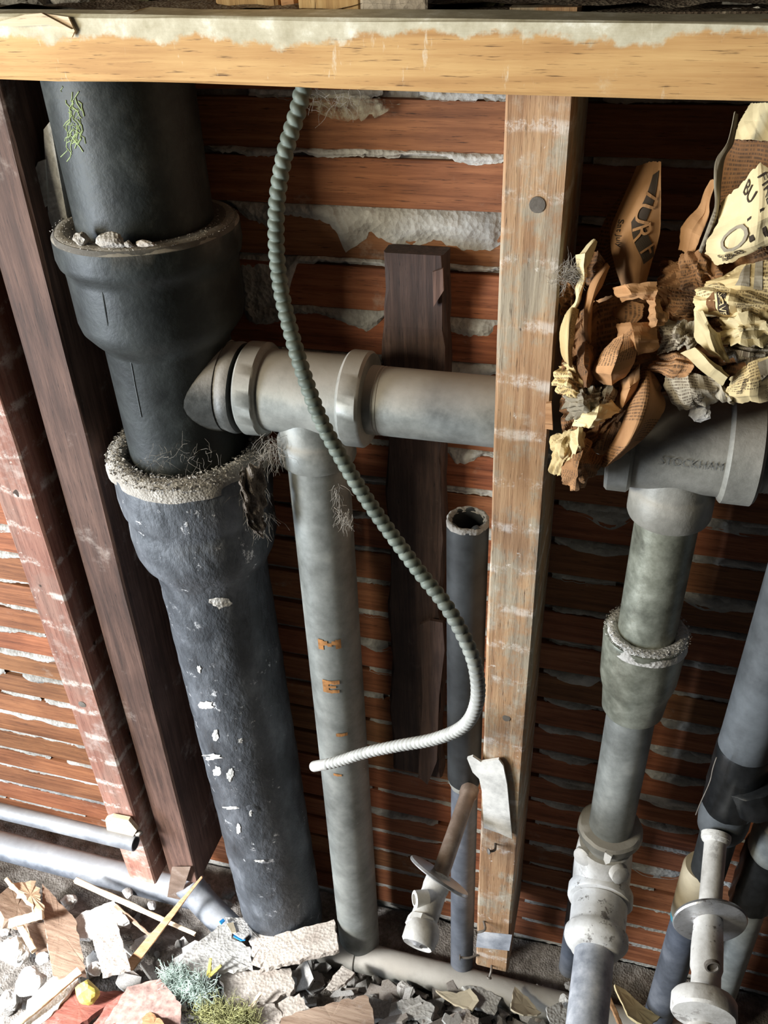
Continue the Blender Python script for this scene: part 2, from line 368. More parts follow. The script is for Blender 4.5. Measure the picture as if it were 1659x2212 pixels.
M['yellowfluff'] = plain('yellow_green_fluff', (.36, .36, .16), .95, 0, .3, 60)
M['veingreen'] = plain('pale_green_lines', (.34, .42, .20), .9)
M['whitepaint'] = plain('flaking_white_paint', (.80, .78, .74), .7, 0, .25, 50, .3)
M['weave'] = plain('pink_brown_woven', (.42, .27, .23), .8, 0, .3, 90, .4)
M['bluepaint'] = plain('blue_paint', (.02, .23, .55), .5)

# ================================================================== THE SETTING
rnd = random.Random(5)
def boxv(x0, x1, y0, y1, z0, z1):
    return [V((x, y, z)) for z in (z0, z1) for y in (y0, y1) for x in (x0, x1)], [(0, 2, 3, 1), (4, 5, 7, 6), (0, 1, 5, 4), (2, 6, 7, 3), (0, 4, 6, 2), (1, 3, 7, 5)]
WX0, WX1 = -1.55, .62
wall = mk('wall_back', *boxv(WX0, WX1, .0372, .06, -1.33, -.079), M['plaster'], kind='structure', label='lath and plaster wall seen from behind inside the stud bays')
floor_o = mk('floor', *boxv(-2.2, 1.6, -2.0, .06, -1.39, -1.33), M['dirt'], kind='structure', label='bare floor buried under demolition rubble')
PITCHL, GAP = .0462, .0077
def zb(k): return -.1804-PITCHL*k
# laths, one plank per row and bay
for k in range(-1, 25):
    for (a, b) in ((WX0, -.583), (-.583, -.074), (-.074, WX1)):
        z1 = zb(k)+PITCHL-GAP+rnd.uniform(-.0012, .0012); z0 = zb(k)+rnd.uniform(-.0012, .0012)
        if z0 < -1.325: continue
        n = max(4, int((b-a)/.05)); yf = .030+rnd.uniform(-.0008, .0008); tl = rnd.uniform(-.0015, .0015)
        rs = [(a+.0008+(b-a-.0016)*i/n, z0+tl*(i/n-.5), z1+tl*(i/n-.5), yf, .0374) for i in range(n+1)]
        mk('lath', *fixn(*rings(rs, 'x', .0007, .0004, rnd.random())), M['lath'], wall)
# plaster keys squeezed through the gaps, drooping over the laths
def key(x0, x1, k, droop, seed, thick=.006, mat=None, name='plaster_key'):
    n = max(6, int((x1-x0)/.0022)); vs = []; fs = []; zt = zb(k)+.001; R = 7
    for i in range(n+1):
        x = x0+(x1-x0)*i/n; e = min(1, min(i, n-i)/5+.12)
        d = max(GAP*.55, GAP+droop(x))
        for j in range(R):
            t = j/(R-1); ph = math.sin(pi*min(1, t*1.02))**.55 if 0 < t < 1 else 0
            nz = mnoise.noise(V((x*85+seed, t*3, seed)))*.0018+mnoise.noise(V((x*260, t*9, seed)))*.0007
            y = .0355-ph*(thick+nz)*(.55+.45*e) if j else .0365
            if j == R-1: y = .0302
            vs.append(V((x, y, zt-d*t*(.75+.25*e)+(nz*.6 if j else 0))))
    for i in range(n):
        for j in range(R-1): fs.append((i*R+j, i*R+j+1, (i+1)*R+j+1, (i+1)*R+j))
    return mk(name, vs, fs, mat or M['plaster'], wall, 'all')
def interp(pts):
    pts = sorted(pts)
    def f(x):
        if x <= pts[0][0]: return pts[0][1]
        for (a, b), (c, d) in zip(pts, pts[1:]):
            if x <= c: return b+(d-b)*(x-a)/(c-a)
        return pts[-1][1]
    return f
def pxdroop(k, pix):
    pts = []
    for (px, py) in pix:
        p = at(px, py, .025); pts.append((p.x, zb(k)-GAP-p.z))
    f = interp(pts)
    return pts[0][0], pts[-1][0], lambda x: f(x)+.0024*mnoise.noise(V((x*160, 3, k)))+.0016*mnoise.noise(V((x*420, 5, k)))
for (k, pix) in {0: [(445, 330), (560, 345), (640, 334), (700, 348), (760, 343), (840, 348), (900, 336), (960, 345), (1000, 362), (1086, 362)],
                 1: [(485, 440), (530, 478), (580, 500), (610, 470), (690, 482), (722, 505), (742, 552), (770, 535), (798, 510), (832, 530), (868, 545), (900, 540), (935, 525), (965, 535), (1000, 547), (1084, 550)],
                 2: [(517, 712), (560, 720), (600, 712), (622, 660), (640, 578), (700, 572), (800, 578), (850, 585), (960, 585), (1000, 595), (1078, 592)],
                 3: [(520, 715), (580, 722), (640, 690), (690, 690), (740, 712), (790, 738), (815, 715), (830, 690), (955, 700), (972, 735), (1010, 745), (1074, 742)],
                 }.items():
    a, b, f = pxdroop(k, pix)
    key(a, b, k, f, k*7.3, .0085)
a, b, f = pxdroop(6, [(962, 1000), (985, 1020), (1020, 1010), (1045, 985), (1062, 1000)]); key(a, b, 6, f, 3.1, .008)
for k in range(-1, 25):
    for (a, b) in ((WX0+.3, -.606), (-.335, -.10), (-.05, .40)):
        if a == -.335 and k in (0, 1, 2, 3): continue
        x = a+rnd.uniform(0, .01)
        while x < b-.02:
            L = min(b-x, rnd.choice((.06, .10, .16, .24))*rnd.uniform(.7, 1.3)); sd = rnd.uniform(0, 99)
            amp = (rnd.choice((.001, .002, .004, .008, .013)) if x > -.5 else rnd.choice((.004, .006, .009, .012))) if 0 <= k < 21 else .002
            key(x, x+L, k, lambda q, amp=amp, sd=sd: amp*(.35+1.3*mnoise.noise(V((q*22+sd, sd, 0))))+.0018*mnoise.noise(V((q*140, sd, 1)))+.0012*mnoise.noise(V((q*400, sd, 2))), sd, .0045+amp*.3)
            x += L+rnd.choice((0, 0, .008, .03))
for k in range(6, 20):
    for (x0, x1) in ((-.045, .02), (.075, .16), (.2, .3)):
        if rnd.random() < .3: continue
        sd = rnd.uniform(0, 99); am = rnd.uniform(.010, .024); xa = x0+rnd.uniform(0, .012); xb = x1+rnd.uniform(-.01, .015)
        key(xa, xb, k, lambda q, am=am, sd=sd, xa=xa, xb=xb: am*max(0.0, math.sin(pi*(q-xa)/(xb-xa)))**.6*(.8+.5*mnoise.noise(V((q*30+sd, 0, 0)))), sd, .0075)
# studs
def stud(name, rs, mat, label, cat='stud'):
    e = empty(name, ((rs[0][1]+rs[0][2])/2, (rs[0][3]+rs[0][4])/2, rs[-1][0]), label, cat)
    mk('post', *fixn(*rings(rs, 'z', .0022, .0007, hash(len(rs)) % 97)), mat, e); return e
def lin(z, a, b): return a+(b-a)*(z+.07)/(-1.175+.07)
# centre stud, notched behind for the waste pipe
zz = [-.066, -.12, -.2, -.28, -.3345, -.335, -.407, -.4075, -.48, -.56, -.64, -.72, -.8, -.88, -.96, -1.04, -1.12, -1.176]
rs = [(z, lin(z, -.0965, -.0925), lin(z, -.0525, -.0505), -.0905, (-.0775 if -.4071 < z < -.3349 else .0285)) for z in zz]
cstud = stud('timber_stud', rs, M['stud'], 'tan wooden wall stud with plaster streaks in the middle, between the two bays')
rs = [(z, lin(z, -.605, -.607), lin(z, -.5605, -.5625), -.0905, .0285) for z in [-.066-.0925*i for i in range(13)]]
lstud = stud('timber_stud', rs, M['redstud'], 'reddish wall stud at far left with plaster streaks above the grey pipes')
rs = [(z, lin(z, -.5345, -.552), lin(z, -.4875, -.505), -.071, .0285) for z in [-.066-.093*i for i in range(13)]]
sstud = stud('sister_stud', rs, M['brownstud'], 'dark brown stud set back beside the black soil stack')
def nail(parent, px, py, Y, r=.006, mat='nail', name='nail', h=.0025):
    p = at(px, py, Y); d = V((rnd.uniform(-.15, .15), -1, rnd.uniform(-.1, .25))).normalized()
    mk(name, *lathe(p-d*.0015, d, [(0, r*.85), (h*.6, r), (h, r*.93), (h*1.05, r*.5)], 14), M[mat], parent, True)
nail(cstud, 1161, 442, -.0905, .0058); nail(cstud, 1094, 1550, -.0905, .0042)
for (x, y) in ((1128, 676), (1118, 800), (1140, 1033), (1118, 1335), (1102, 1500), (1186, 488), (1108, 1585)): nail(cstud, x, y, -.0905, .0017, 'nail', 'nail', .0008)
nail(lstud, 178, 1521, -.0905, .0052)
def bentnail(parent, px, py, Y, d1, d2, L=.02):
    p = at(px, py, Y); q = p+V(d1)*L*.6; s_ = q+V(d2)*L*.5
    mk('nail', *join(sweep(crom([p, q, s_], 9), .0015, 8), lathe(s_, (s_-q), [(0, .0032), (.0012, .0036), (.0016, .003)], 10)), M['nail'], parent, True)
bentnail(cstud, 1045, 1990, -.0905, (.3, -1, .2), (-1, -.4, -.4)); bentnail(cstud, 1062, 2085, -.0905, (.1, -1, .2), (-.2, -.7, -1), .014)
bentnail(cstud, 1070, 1822, -.0905, (.1, -1, 0), (-.8, -.6, 0.2), .014)
bentnail(cstud, 1033, 2062, -.0905, (-.8, -.6, .1), (-1, -.2, 0), .022)
# pale band of paint low on the centre stud and a torn scrap nailed higher
# top beam, let in over the studs, notched behind for the soil stack
def bz(x): return -.1023-(x+.4451)*.0162
xs = sorted([-1.3+.1*i for i in range(18)]+[-.4631, -.463, -.337, -.3369, .45])
rs = [(x, bz(x), bz(x)+.0405, -.1265, (-.1085 if -.46305 < x < -.33695 else -.0915)) for x in xs]
beam_o = empty('cross_beam', (-.3, -.11, -.105), 'yellow-brown horizontal timber with plaster crust along the top edge', 'beam')
mk('timber', *fixn(*rings(rs, 'x', .002, .0009, 3)), M['beam'], beam_o)
for (x, y) in ((527, 128), (589, 171), (1220, 143), (1383, 143), (1636, 141), (1185, 170)): nail(beam_o, x, y, -.1265, .0014, 'black', 'nail', .0006)
# split splinters on the beam's left end
def wedge(name, pts, th, mat, parent, **k):
    """flat polygon (3D points) given a thickness along its normal"""
    p = [V(q) for q in pts]; n = (p[1]-p[0]).cross(p[2]-p[0]).normalized()*th; m = len(p)
    vs = p+[q-n for q in p]; fs = [tuple(range(m)), tuple(range(2*m-1, m-1, -1))]+[(i, i+m, (i+1) % m+m, (i+1) % m) for i in range(m)]
    return mk(name, *fixn(vs, fs), mat, parent, **k)
wedge('splinter', [at(x, y, -.1285) for x, y in ((-20, 52), (60, 30), (95, 27), (160, 62), (110, 52), (40, 56))], .003, M['palewood'], beam_o)
wedge('splinter', [at(x, y, -.1280) for x, y in ((95, 28), (150, 36), (164, 66), (158, 80), (140, 58))], .0016, M['palewood'], beam_o)
# ledge on top of the lath wall, with rubble
def bumpy(name, x0, x1, y0, y1, nx, ny, hf, mat, **k):
    vs = []; fs = []
    for j in range(ny+1):
        for i in range(nx+1):
            x = x0+(x1-x0)*i/nx; y = y0+(y1-y0)*j/ny; vs.append(V((x, y, hf(x, y))))
    for j in range(ny):
        for i in range(nx): a = j*(nx+1)+i; fs.append((a, a+1, a+nx+2, a+nx+1))
    return mk(name, vs, fs, mat, smooth='all', **k)
mk('trim_1', *boxv(WX0, WX1, -.0905, .14, -.0785, -.069), M['topdirt'], kind='structure', label='dusty ledge on top of the wall behind the beam')
mk('wall_upper', *boxv(WX0, WX1, .14, .16, -.08, .45), M['topdirt'], kind='structure', label='dark rough wall above the ledge')
bumpy('rubble_dust', -1.2, .5, -.088, .135, 170, 24, lambda x, y: -.0655+.004*mnoise.noise(V((x*40, y*40, 2)))+.006*max(0, mnoise.noise(V((x*14, y*14, 9))))+(y+.088)*.05, M['topdirt'], kind='stuff', label='loose brown dust and grit lying on the ledge above the beam', cat='dust')
# ================================================================== PIPES
AY = -.045
# ---- cast iron soil stack
st = empty('soil_stack', (-.40, AY, -1.30), 'large black cast iron soil stack with two hubs and a side branch', 'pipe')
SX = -.4005
def cylhit(px, py, r, ax_=None):
    v = ray(px, py); ox, oy = CAM.x-SX, CAM.y-AY; A_ = v.x**2+v.y**2; B_ = ox*v.x+oy*v.y; C_ = ox*ox+oy*oy-r*r
    return CAM+v*((-B_-math.sqrt(max(0, B_*B_-A_*C_)))/A_)
mk('upper_pipe', *lathe((SX, AY, -.0795), (0, 0, -1), [(0, .0565), (.05, .0568), (.10, .0565), (.165, .0568)], 64, wob=.0006), M['iron'], st, True)
hub = [(.2240, .0600), (.2225, .0640), (.2240, .0745), (.2275, .0775), (.2430, .0780), (.2500, .0765), (.2535, .0735), (.2600, .0728), (.2990, .0725), (.3080, .0705), (.3170, .0640), (.3235, .0585), (.3280, .0560), (.44, .0560), (.47, .056)]
rv_ = random.Random(3); veins = []
for _ in range(26):
    x, y = rv_.uniform(132, 170), rv_.uniform(185, 290); x += (y-185)*.12; pts = [cylhit(x, y, .0569)]
    for k_ in range(rv_.randint(3, 7)):
        x += rv_.uniform(-9, 10); y += rv_.uniform(2, 14); pts.append(cylhit(x, y, .0569))
    veins.append(sweep(pts, rv_.uniform(.0002, .0006), 5))
mk('green_veins', *join(*veins), M['veingreen'], st)  # thin pale green crackle lines down the left of the upper pipe
mk('wye_fitting', *lathe((SX, AY, 0), (0, 0, -1), hub, 72, wob=.0006, seed=4), M['iron'], st, True)
# cast side branch, flaring out of the body towards the tee
br = [(0, .0425), (.02, .0425), (.045, .0415), (.055, .0405), (.0585, .0415), (.0625, .0420), (.0665, .0410), (.0668, .031), (.050, .031)]
mk('branch', *lathe((SX+.002, AY, -.3710), (1, 0, -.02), br, 48, (True, True), wob=.0005), M['dustiron'], st, True)
flare = []
for i in range(9):
    t = i/8; flare.append((t*.045, .054-.0125*t**.7))
mk('branch_root', *lathe((SX+.010, AY, -.3710), (1, 0, -.02), flare, 40), M['dustiron'], st, True)
# casting seam
seam = [cylhit(222, 630, .0722), cylhit(230, 680, .0722), cylhit(238, 712, .0700), cylhit(262, 745, .0560), cylhit(280, 770, .0556), cylhit(294, 840, .0556), cylhit(306, 900, .0556)]
mk('casting_seam', *sweep(crom(seam, 40), .0011, 8), M['iron'], st, True)
lp = [(.4440, .0600), (.4425, .0650), (.4445, .0740), (.4500, .0770), (.4700, .0772), (.4960, .0765), (.5030, .0735), (.5080, .0725), (.5150, .0738), (.5300, .0742), (.5480, .0732), (.5620, .0690), (.5740, .0620), (.5830, .0588), (.60, .0580), (.8, .058), (1.0, .058), (1.20, .058), (1.262, .058), (1.268, .0565)]
prof = []
for (a, b) in zip(lp, lp[1:]):
    n = max(1, int((b[0]-a[0])/.012))
    for i in range(n): prof.append((a[0]+(b[0]-a[0])*i/n, a[1]+(b[1]-a[1])*i/n))
prof.append(lp[-1])
lowp = mk('lower_pipe', *lathe((SX-.0042, AY, 0), (.0105, 0, -1), prof, 72, wob=.0013, seed=9), M['lowiron'], st, True)
rsp = random.Random(8)
def lowhit(px, py, r):
    v = ray(px, py); zc = -.8
    for _ in range(3):
        cx_ = SX-.0042-.0105*zc; ox, oy = CAM.x-cx_, CAM.y-AY; A_ = v.x**2+v.y**2; B_ = ox*v.x+oy*v.y; C_ = ox*ox+oy*oy-r*r
        P_ = CAM+v*((-B_-math.sqrt(max(0, B_*B_-A_*C_)))/A_); zc = P_.z
    return P_
for (px, py, ra, rb_) in ((478, 1302, 30, 13), (443, 1524, 17, 11), (458, 1635, 22, 8), (470, 1665, 11, 14), (497, 1675, 9, 16), (541, 1757, 4, 9), (500, 1745, 22, 4), (465, 1590, 8, 14), (430, 1445, 5, 9), (515, 1790, 6, 14), (520, 1600, 6, 6), (560, 1860, 14, 4)):
    nn = 22; pv = [lowhit(px, py, .0590)]
    for i in range(nn):
        q = .8+.45*mnoise.noise(V((math.cos(2*pi*i/nn)*1.7+px, math.sin(2*pi*i/nn)*1.7, py)))+rsp.uniform(-.1, .1); pv.append(lowhit(px+ra*q*math.cos(2*pi*i/nn), py+rb_*q*math.sin(2*pi*i/nn), .0588))
    mk('plaster_splash', pv, [(0, 1+i, 1+(i+1) % nn) for i in range(nn)], M['whiteplaster'], st)
bp = at(343, 1188, -.112); mk('boss', *lathe(bp, V((-.25, -1, .1)), [(-.006, .0095), (.0005, .0088), (.0030, .0066), (.0040, .003)], 20), M['crust'], st, True)
dp = at(540, 1745, -.0975); mk('casting_blister', *lathe(dp, V((.1, -1, -.1)), [(-.006, .016), (.0, .013), (.0025, .008), (.0035, .003)], 20, wob=.003), M['lowiron'], st, 'all')
# crumbs of mortar heaped on the lower hub and dust on the upper rim
def crumbs(name, n, cx, cy, cz, r0, r1, smin, smax, a0, a1, lift, seed, mat, parent):
    rr = random.Random(seed); vs = []; fs = []
    for _ in range(n):
        a = rr.uniform(a0, a1); r = rr.uniform(r0, r1); s = rr.uniform(smin, smax)*rr.uniform(.6, 1.2)
        h = lift*(1-abs((r-(r0+r1)/2)/((r1-r0)/2))**2)*rr.uniform(.2, 1)
        c = V((cx+r*math.cos(a), cy+r*math.sin(a), cz+h)); o = len(vs)
        ax = [V((rr.gauss(0, 1), rr.gauss(0, 1), rr.gauss(0, .6))).normalized() for _ in range(4)]
        for v in ax: vs.append(c+v*s*rr.uniform(.6, 1.3))
        fs += [(o, o+1, o+2), (o, o+2, o+3), (o, o+3, o+1), (o+1, o+3, o+2)]
    return mk(name, *fixn(vs, fs), mat, parent, kind='stuff')
crumbs('mortar_crumbs', 2600, SX-.0005, AY, -.4440, .058, .079, .0006, .0023, 2.5, 6.9, .012, 1, M['crust'], st)
crumbs('rim_dust', 900, SX, AY, -.2235, .059, .077, .0004, .0011, 2.2, 7.0, .0015, 2, M['crust'], st)
ring = [(-.0005, .0595), (.004, .0605), (.0070, .066), (.0045, .0735), (-.003, .0782), (-.012, .0782)]
mk('dust_crust', *lathe((SX-.0003, AY, -.4440), (0, 0, 1), ring, 64, (False, False), wob=.004, seed=5), M['crust'], st, 'all')
mk('dust_crust', *lathe((SX, AY, -.2240), (0, 0, 1), [(-.001, .0595), (.0005, .062), (.0012, .068), (.0004, .0735), (-.003, .0772)], 64, (False, False), wob=.0012, seed=7), M['castgrey'], st, 'all')

# ---- galvanised tee, waste pipe running through the stud, and drop pipe
GX, HZ = -.2665, -.3712
g = empty('waste_pipe', (GX, AY, -1.28), 'galvanised tee with a pipe behind the stud and long drop pipe', 'pipe')
tee = [(0, .0330), (.0006, .0400), (.003, .0425), (.018, .0425), (.0205, .0405), (.0215, .0372), (.055, .0368), (.094, .0372), (.0955, .0405), (.098, .0425), (.113, .0425), (.1155, .0405), (.116, .0315)]
teeo = mk('tee_fitting', *lathe((-.3275, AY, HZ), (1, 0, 0), tee, 56, wob=.0003), M['galv'], g, True)
mk('tee_outlet', *lathe((GX, AY, HZ), (0, 0, -1), [(.0, .0330), (.036, .0332), (.040, .0345), (.043, .0362), (.062, .0364), (.0655, .0352), (.066, .0300)], 48), M['galv'], g, True)
mk('horizontal_pipe', *lathe((-.2150, AY, HZ), (1, 0, 0), [(0, .0303), (.012, .0305), (.0125, .0300), (.0150, .0304), (.0155, .0300), (.0180, .0303), (.06, .0302), (.2075, .0302)], 48), M['galv'], g, True)
mk('inner_sleeve', *lathe((-.345, AY, HZ), (1, 0, 0), [(0, .030), (.0168, .030)], 32), M['rubber'], st, True)
mk('drop_pipe', *lathe((GX, AY, -.425), (-.0065, 0, -.85), [(0, .0292), (.2, .0292), (.4, .0292), (.6, .0293), (.853, .0293)], 48), M['galv'], g, True)
# text laid on a surface
def glyphs(txt, size, spacing=1.0, bold=0):
    cu = bpy.data.curves.new('t', 'FONT'); cu.body = txt; cu.size = size; cu.resolution_u = 3; cu.align_x = 'CENTER'; cu.align_y = 'CENTER'; cu.space_character = spacing; cu.offset = bold
    to = bpy.data.objects.new('t', cu); COL.objects.link(to); dg = bpy.context.evaluated_depsgraph_get(); me = to.evaluated_get(dg).to_mesh()
    bm = bmesh.new(); bm.from_mesh(me); bmesh.ops.triangulate(bm, faces=bm.faces[:])
    bmesh.ops.subdivide_edges(bm, edges=[e for e in bm.edges if e.calc_length() > size*.25], cuts=1); bmesh.ops.triangulate(bm, faces=bm.faces[:])
    bm.verts.index_update(); r = [(v.co.x, v.co.y) for v in bm.verts], [tuple(v.index for v in f.verts) for f in bm.faces]; bm.free()
    bpy.data.objects.remove(to); bpy.data.curves.remove(cu); return r
def cyl_text(txt, size, axis0, axis, r, facing, s, mat, parent, name, rot=0, off=.0007, thick=0, spacing=1):
    """letters wrapped on a cylinder: facing = direction from the axis, s = distance along the axis"""
    pts, fs = glyphs(txt, size, spacing, size*.045); axis = V(axis).normalized(); f = V(facing); f = (f-axis*f.dot(axis)).normalized(); sd = axis.cross(f)
    vs = []
    layers = (off,) if not thick else (off-thick, off)
    c, sn = math.cos(rot), math.sin(rot)
    for o in layers:
        for (x, y) in pts:
            x, y = (x*c-y*sn)*1.35, x*sn+y*c
            a = x/r; vs.append(V(axis0)-axis*(-s)+(-axis)*y+(f*math.cos(a)-sd*math.sin(a))*(r+o))
    return mk(name, vs, [t for t in fs] if not thick else [tuple(i+len(pts) for i in t) for t in fs]+fs, mat, parent)
gd = (V((GX, AY, -.425)), V((-.0065, 0, -.85)).normalized())
BLK = {'M': [(0, 0, .24, 1), (.76, .1, 1, 1), (.24, .5, .42, .92), (.42, .34, .6, .72), (.6, .5, .76, .92)], 'E': [(0, 0, .36, 1), (.36, .70, 1, 1), (.36, .40, .78, .60), (.36, 0, .95, .26)], '-': [(0, 0, 1, 1)]}
for ch, px, py, wl, hl in (('M', 712, 1393, .0245, .0145), ('E', 716, 1482, .0190, .0190), ('-', 738, 1588, .0130, .0050), ('-', 730, 1672, .0100, .0040)):
    P = at(px, py, -.073); s0 = (P-gd[0]).dot(gd[1]); vs = []; fs = []; c0 = math.asin(max(-1, min(1, (P.x-(gd[0]+gd[1]*s0).x)/.0293)))
    for (x0, y0, x1, y1) in BLK[ch]:
        o_ = len(vs)
        for yy in (y0, y1):
            for i in range(5):
                xx = x0+(x1-x0)*i/4; an = c0+(xx-.5)*wl/.0293; R_ = .0299
                vs.append(gd[0]+gd[1]*(s0-(yy-.5)*hl+mnoise.noise(V((xx*5, yy*7, py)))*.0012)+V((math.sin(an)*R_, -math.cos(an)*R_, 0)))
        fs += [(o_+i, o_+i+1, o_+6+i, o_+5+i) for i in range(4)]
    mk('stencil_letter', vs, fs, M['rust'], g)

# ---- right hand tee, reducer and lower drain
RX = .0505; RZ = -.3825
r_ = empty('drain_riser', (RX, AY, -1.0), 'grey cast tee under crumpled newspaper with riser, reducer and union below', 'pipe')
t2 = [(0, .033), (.0005, .0405), (.003, .0430), (.0185, .0430), (.0205, .0410), (.0215, .0385), (.055, .0382), (.0890, .0385), (.0900, .0410), (.092, .0430), (.114, .0430), (.1165, .0405), (.117, .032)]
t2o = mk('tee_fitting', *lathe((RX-.0565, AY-.004, RZ), (1, 0, 0), t2, 56), M['castgrey'], r_, True)
mk('tee_outlet', *lathe((RX, AY-.004, RZ), (0, 0, -1), [(0, .0315), (.036, .0318), (.040, .0330), (.043, .0348), (.064, .0350), (.0672, .0338), (.068, .0275)], 48), M['castgrey'], r_, True)
mk('threaded_nipple', *lathe((RX+.058, AY-.004, RZ), (1, 0, 0), [(0, .031)]+[(.002+.0016*i, .0310+(.0007 if i % 2 else 0)) for i in range(14)]+[(.03, .0305), (.25, .0305)], 40), M['galv'], r_, True)
pts, tf = glyphs('STOCKHAM', .0088, 1.0); cvs = []
for off in (-.0002, .0013):
    for (x, y) in pts:
        a_ = y/.0384+.16; cvs.append(V((RX+.0065+x, AY-.004-math.cos(a_)*(.0384+off), RZ+math.sin(a_)*(.0384+off))))
mk('raised_lettering', cvs, tf+[tuple(i+len(pts) for i in f_) for f_ in tf], M['castgrey'], t2o)
dwn = V((-.004, 0, -1))
mk('riser_pipe', *lathe((RX, AY-.004, RZ-.066), dwn, [(0, .0268), (.15, .0268)], 40), M['mottled'], r_, True)
red = [(.2030, .029), (.2020, .0345), (.2040, .0385), (.2080, .0395), (.2140, .0388), (.2600, .0372), (.2700, .0350), (.2790, .0325), (.3060, .0305), (.3085, .0290), (.3090, .0250)]
mk('reducer', *lathe((RX, AY-.004, RZ), dwn, red, 48, wob=.0005), M['mottled'], r_, True)
crumbs('salt_crust', 1100, RX, AY-.004, RZ-.2015, .029, .040, .0004, .0013, 0, 6.3, .002, 6, M['whiteplaster'], r_)
mk('salt_ring', *lathe((RX, AY-.004, RZ-.2030), (0, 0, 1), [(.001, .0268), (.003, .031), (.002, .036), (-.004, .0392), (-.010, .0394)], 48, (False, False), wob=.0022, seed=3), M['whiteplaster'], r_, 'all')
mk('lower_pipe', *lathe((RX-.0012, AY-.004, RZ-.3), dwn, [(0, .0243), (.21, .0243)], 40), M['galv'], r_, True)
fz = RZ-.503
mk('union_collar', *lathe((RX-.002, AY-.004, fz), dwn, [(-.002, .0245), (-.001, .0330), (.002, .0358), (.009, .0362), (.0130, .0350), (.014, .0300), (.030, .0270), (.050, .0270)], 40, wob=.0012), M['castgrey'], r_, True)
wedge('union_lug', [V((RX-.006, AY-.040, fz-.000)), V((RX+.002, AY-.043, fz-.002)), V((RX+.001, AY-.043, fz-.014)), V((RX-.003, AY-.043, fz-.018)), V((RX-.006, AY-.041, fz-.013))], -.006, M['chipped'], r_)
# elbow turning towards the room, whitewashed coupling and stub
el0 = V((RX-.004, AY-.006, fz-.03)); ez = -.978
elp = crom([el0, V((RX-.004, AY-.008, -.945)), V((RX-.003, AY-.022, -.972)), V((RX-.002, AY-.05, -.978))], 18)
mk('elbow', *sweep(elp, lambda i, a, s: .0300+.003*math.sin(i/17*pi), 36), M['chipped'], r_, True)
dy = V((-.012, -1, -.02)).normalized()
mk('elbow_collar', *lathe(V((RX-.002, AY-.026, -.976)), dy, [(0, .030), (.001, .0355), (.004, .0372), (.015, .0372), (.018, .0352), (.019, .030)], 40, wob=.001), M['chipped'], r_, True)
mk('coupling', *lathe(V((RX-.002, AY-.046, -.977)), dy, [(0, .0315), (.012, .0315), (.030, .0312), (.034, .0325), (.037, .0350), (.045, .0352), (.050, .0330), (.054, .0290), (.058, .0268), (.060, .0225)], 40, wob=.0008), M['chipped'], r_, True)
mk('stub_pipe', *lathe(V((RX-.003, AY-.10, -.978)), dy, [(0, .0215), (.05, .0215), (.12, .0213), (.23, .0213)], 36), M['bluewhite'], r_, True)
for i, (px, py) in enumerate(((1258, 1850), (1340, 1890))):
    mk('bolt', *lathe(at(px, py, -.085 if i else -.07), V((-.6 if not i else .5, -1, .3)), [(-.006, .011), (.002, .0105), (.004, .007)], 14, wob=.002), M['chipped'], r_, True)
# pale pipe standing behind it
mk('standpipe', *lathe(V((RX-.022, .002, -1.05)), (0.004, 0, -1), [(0, .0145), (.1, .0145), (.278, .0145)], 28), M['bluepipe'], None, True, label='short blue-grey pipe standing in the dark behind the whitewashed stub', cat='pipe', base=True)

# ---- black pipe with a broken open top and blue pipe below
bk = empty('vent_pipe', (-.122, AY, -1.28), 'black rubber-coated pipe with broken open top, left of the middle stud', 'pipe')
vs, fs = lathe((-.1235, AY, -.4870), (.004, 0, -1), [(.05, .0150), (.0, .0152), (-.001, .0165), (.0005, .0196), (.01, .0198), (.15, .0196), (.37, .0192), (.374, .017)], 36, wob=.0005)
vs = [v+V((0, 0, .006*mnoise.noise(V((math.atan2(v.y-AY, v.x+.1235)*1.6, 3, 1))))) if v.z > -.489 and v.z < -.48 else v for v in vs]
mk('black_sleeve', vs, fs, M['rubber'], bk, True)
mk('broken_rim', *lathe((-.1235, AY, -.4875), (0, 0, 1), [(-.001, .0150), (.002, .0160), (.003, .018), (.001, .0200), (-.003, .0202)], 60, (False, False), wob=.0020, seed=2), M['greyrubble'], bk, 'all')
mk('joint', *lathe((-.1218, AY, -.857), (0, 0, -1), [(0, .0172), (.006, .0178), (.012, .0165)], 30, wob=.001), M['castgrey'], bk, True)
mk('lower_pipe', *lathe((-.1212, AY, -.862), (.004, 0, -1), [(0, .0158), (.2, .0158), (.415, .0158)], 32), M['bluepipe'], bk, True)
# ---- stop valve stub between the pipes
A = at(1016, 1702, -.062); B = at(950, 1893, -.172); d1 = (B-A).normalized()
vv = empty('stop_valve', B, 'white-painted stop valve on a copper stub, left of the middle stud', 'valve')
mk('stub_tube', *lathe(A, d1, [(0, .0105), (.01, .0105), (.012, .0090), ((B-A).length+.004, .0092)], 28), M['copper'], vv, True)
esc = mk('escutcheon', *lathe(B-d1*.004, (RR*-.55+DD*.84-WW*.16), [(.000, .009), (.002, .0350), (.0045, .0358), (.0055, .0350), (.0058, .0335), (.0045, .012)], 48), M['chrome'], vv, True)
C2 = at(927, 1955, -.205); d2 = (C2-B).normalized(); D2 = at(902, 2042, -.247)
mk('valve_body', *lathe(B+d1*.003, d2, [(0, .0135), (.010, .0140), (.016, .0132), (.034, .0140), (.050, .0138), ((D2-B).length*.7, .012)], 30), M['chipped'], vv, True)
pk = at(908, 1946, -.21); mk('valve_port', *lathe(pk+V((.006, .006, -.002)), V((-.9, -.5, .25)), [(0, .0085), (.0135, .0088), (.0145, .0075), (.0146, .0055), (.006, .005)], 22), M['chipped'], vv, True)
mk('packing_nut', *lathe(B+d2*.049, d2, [(0, .0135), (.002, .0165), (.010, .0168), (.012, .0150)], 8), M['chipped'], vv)
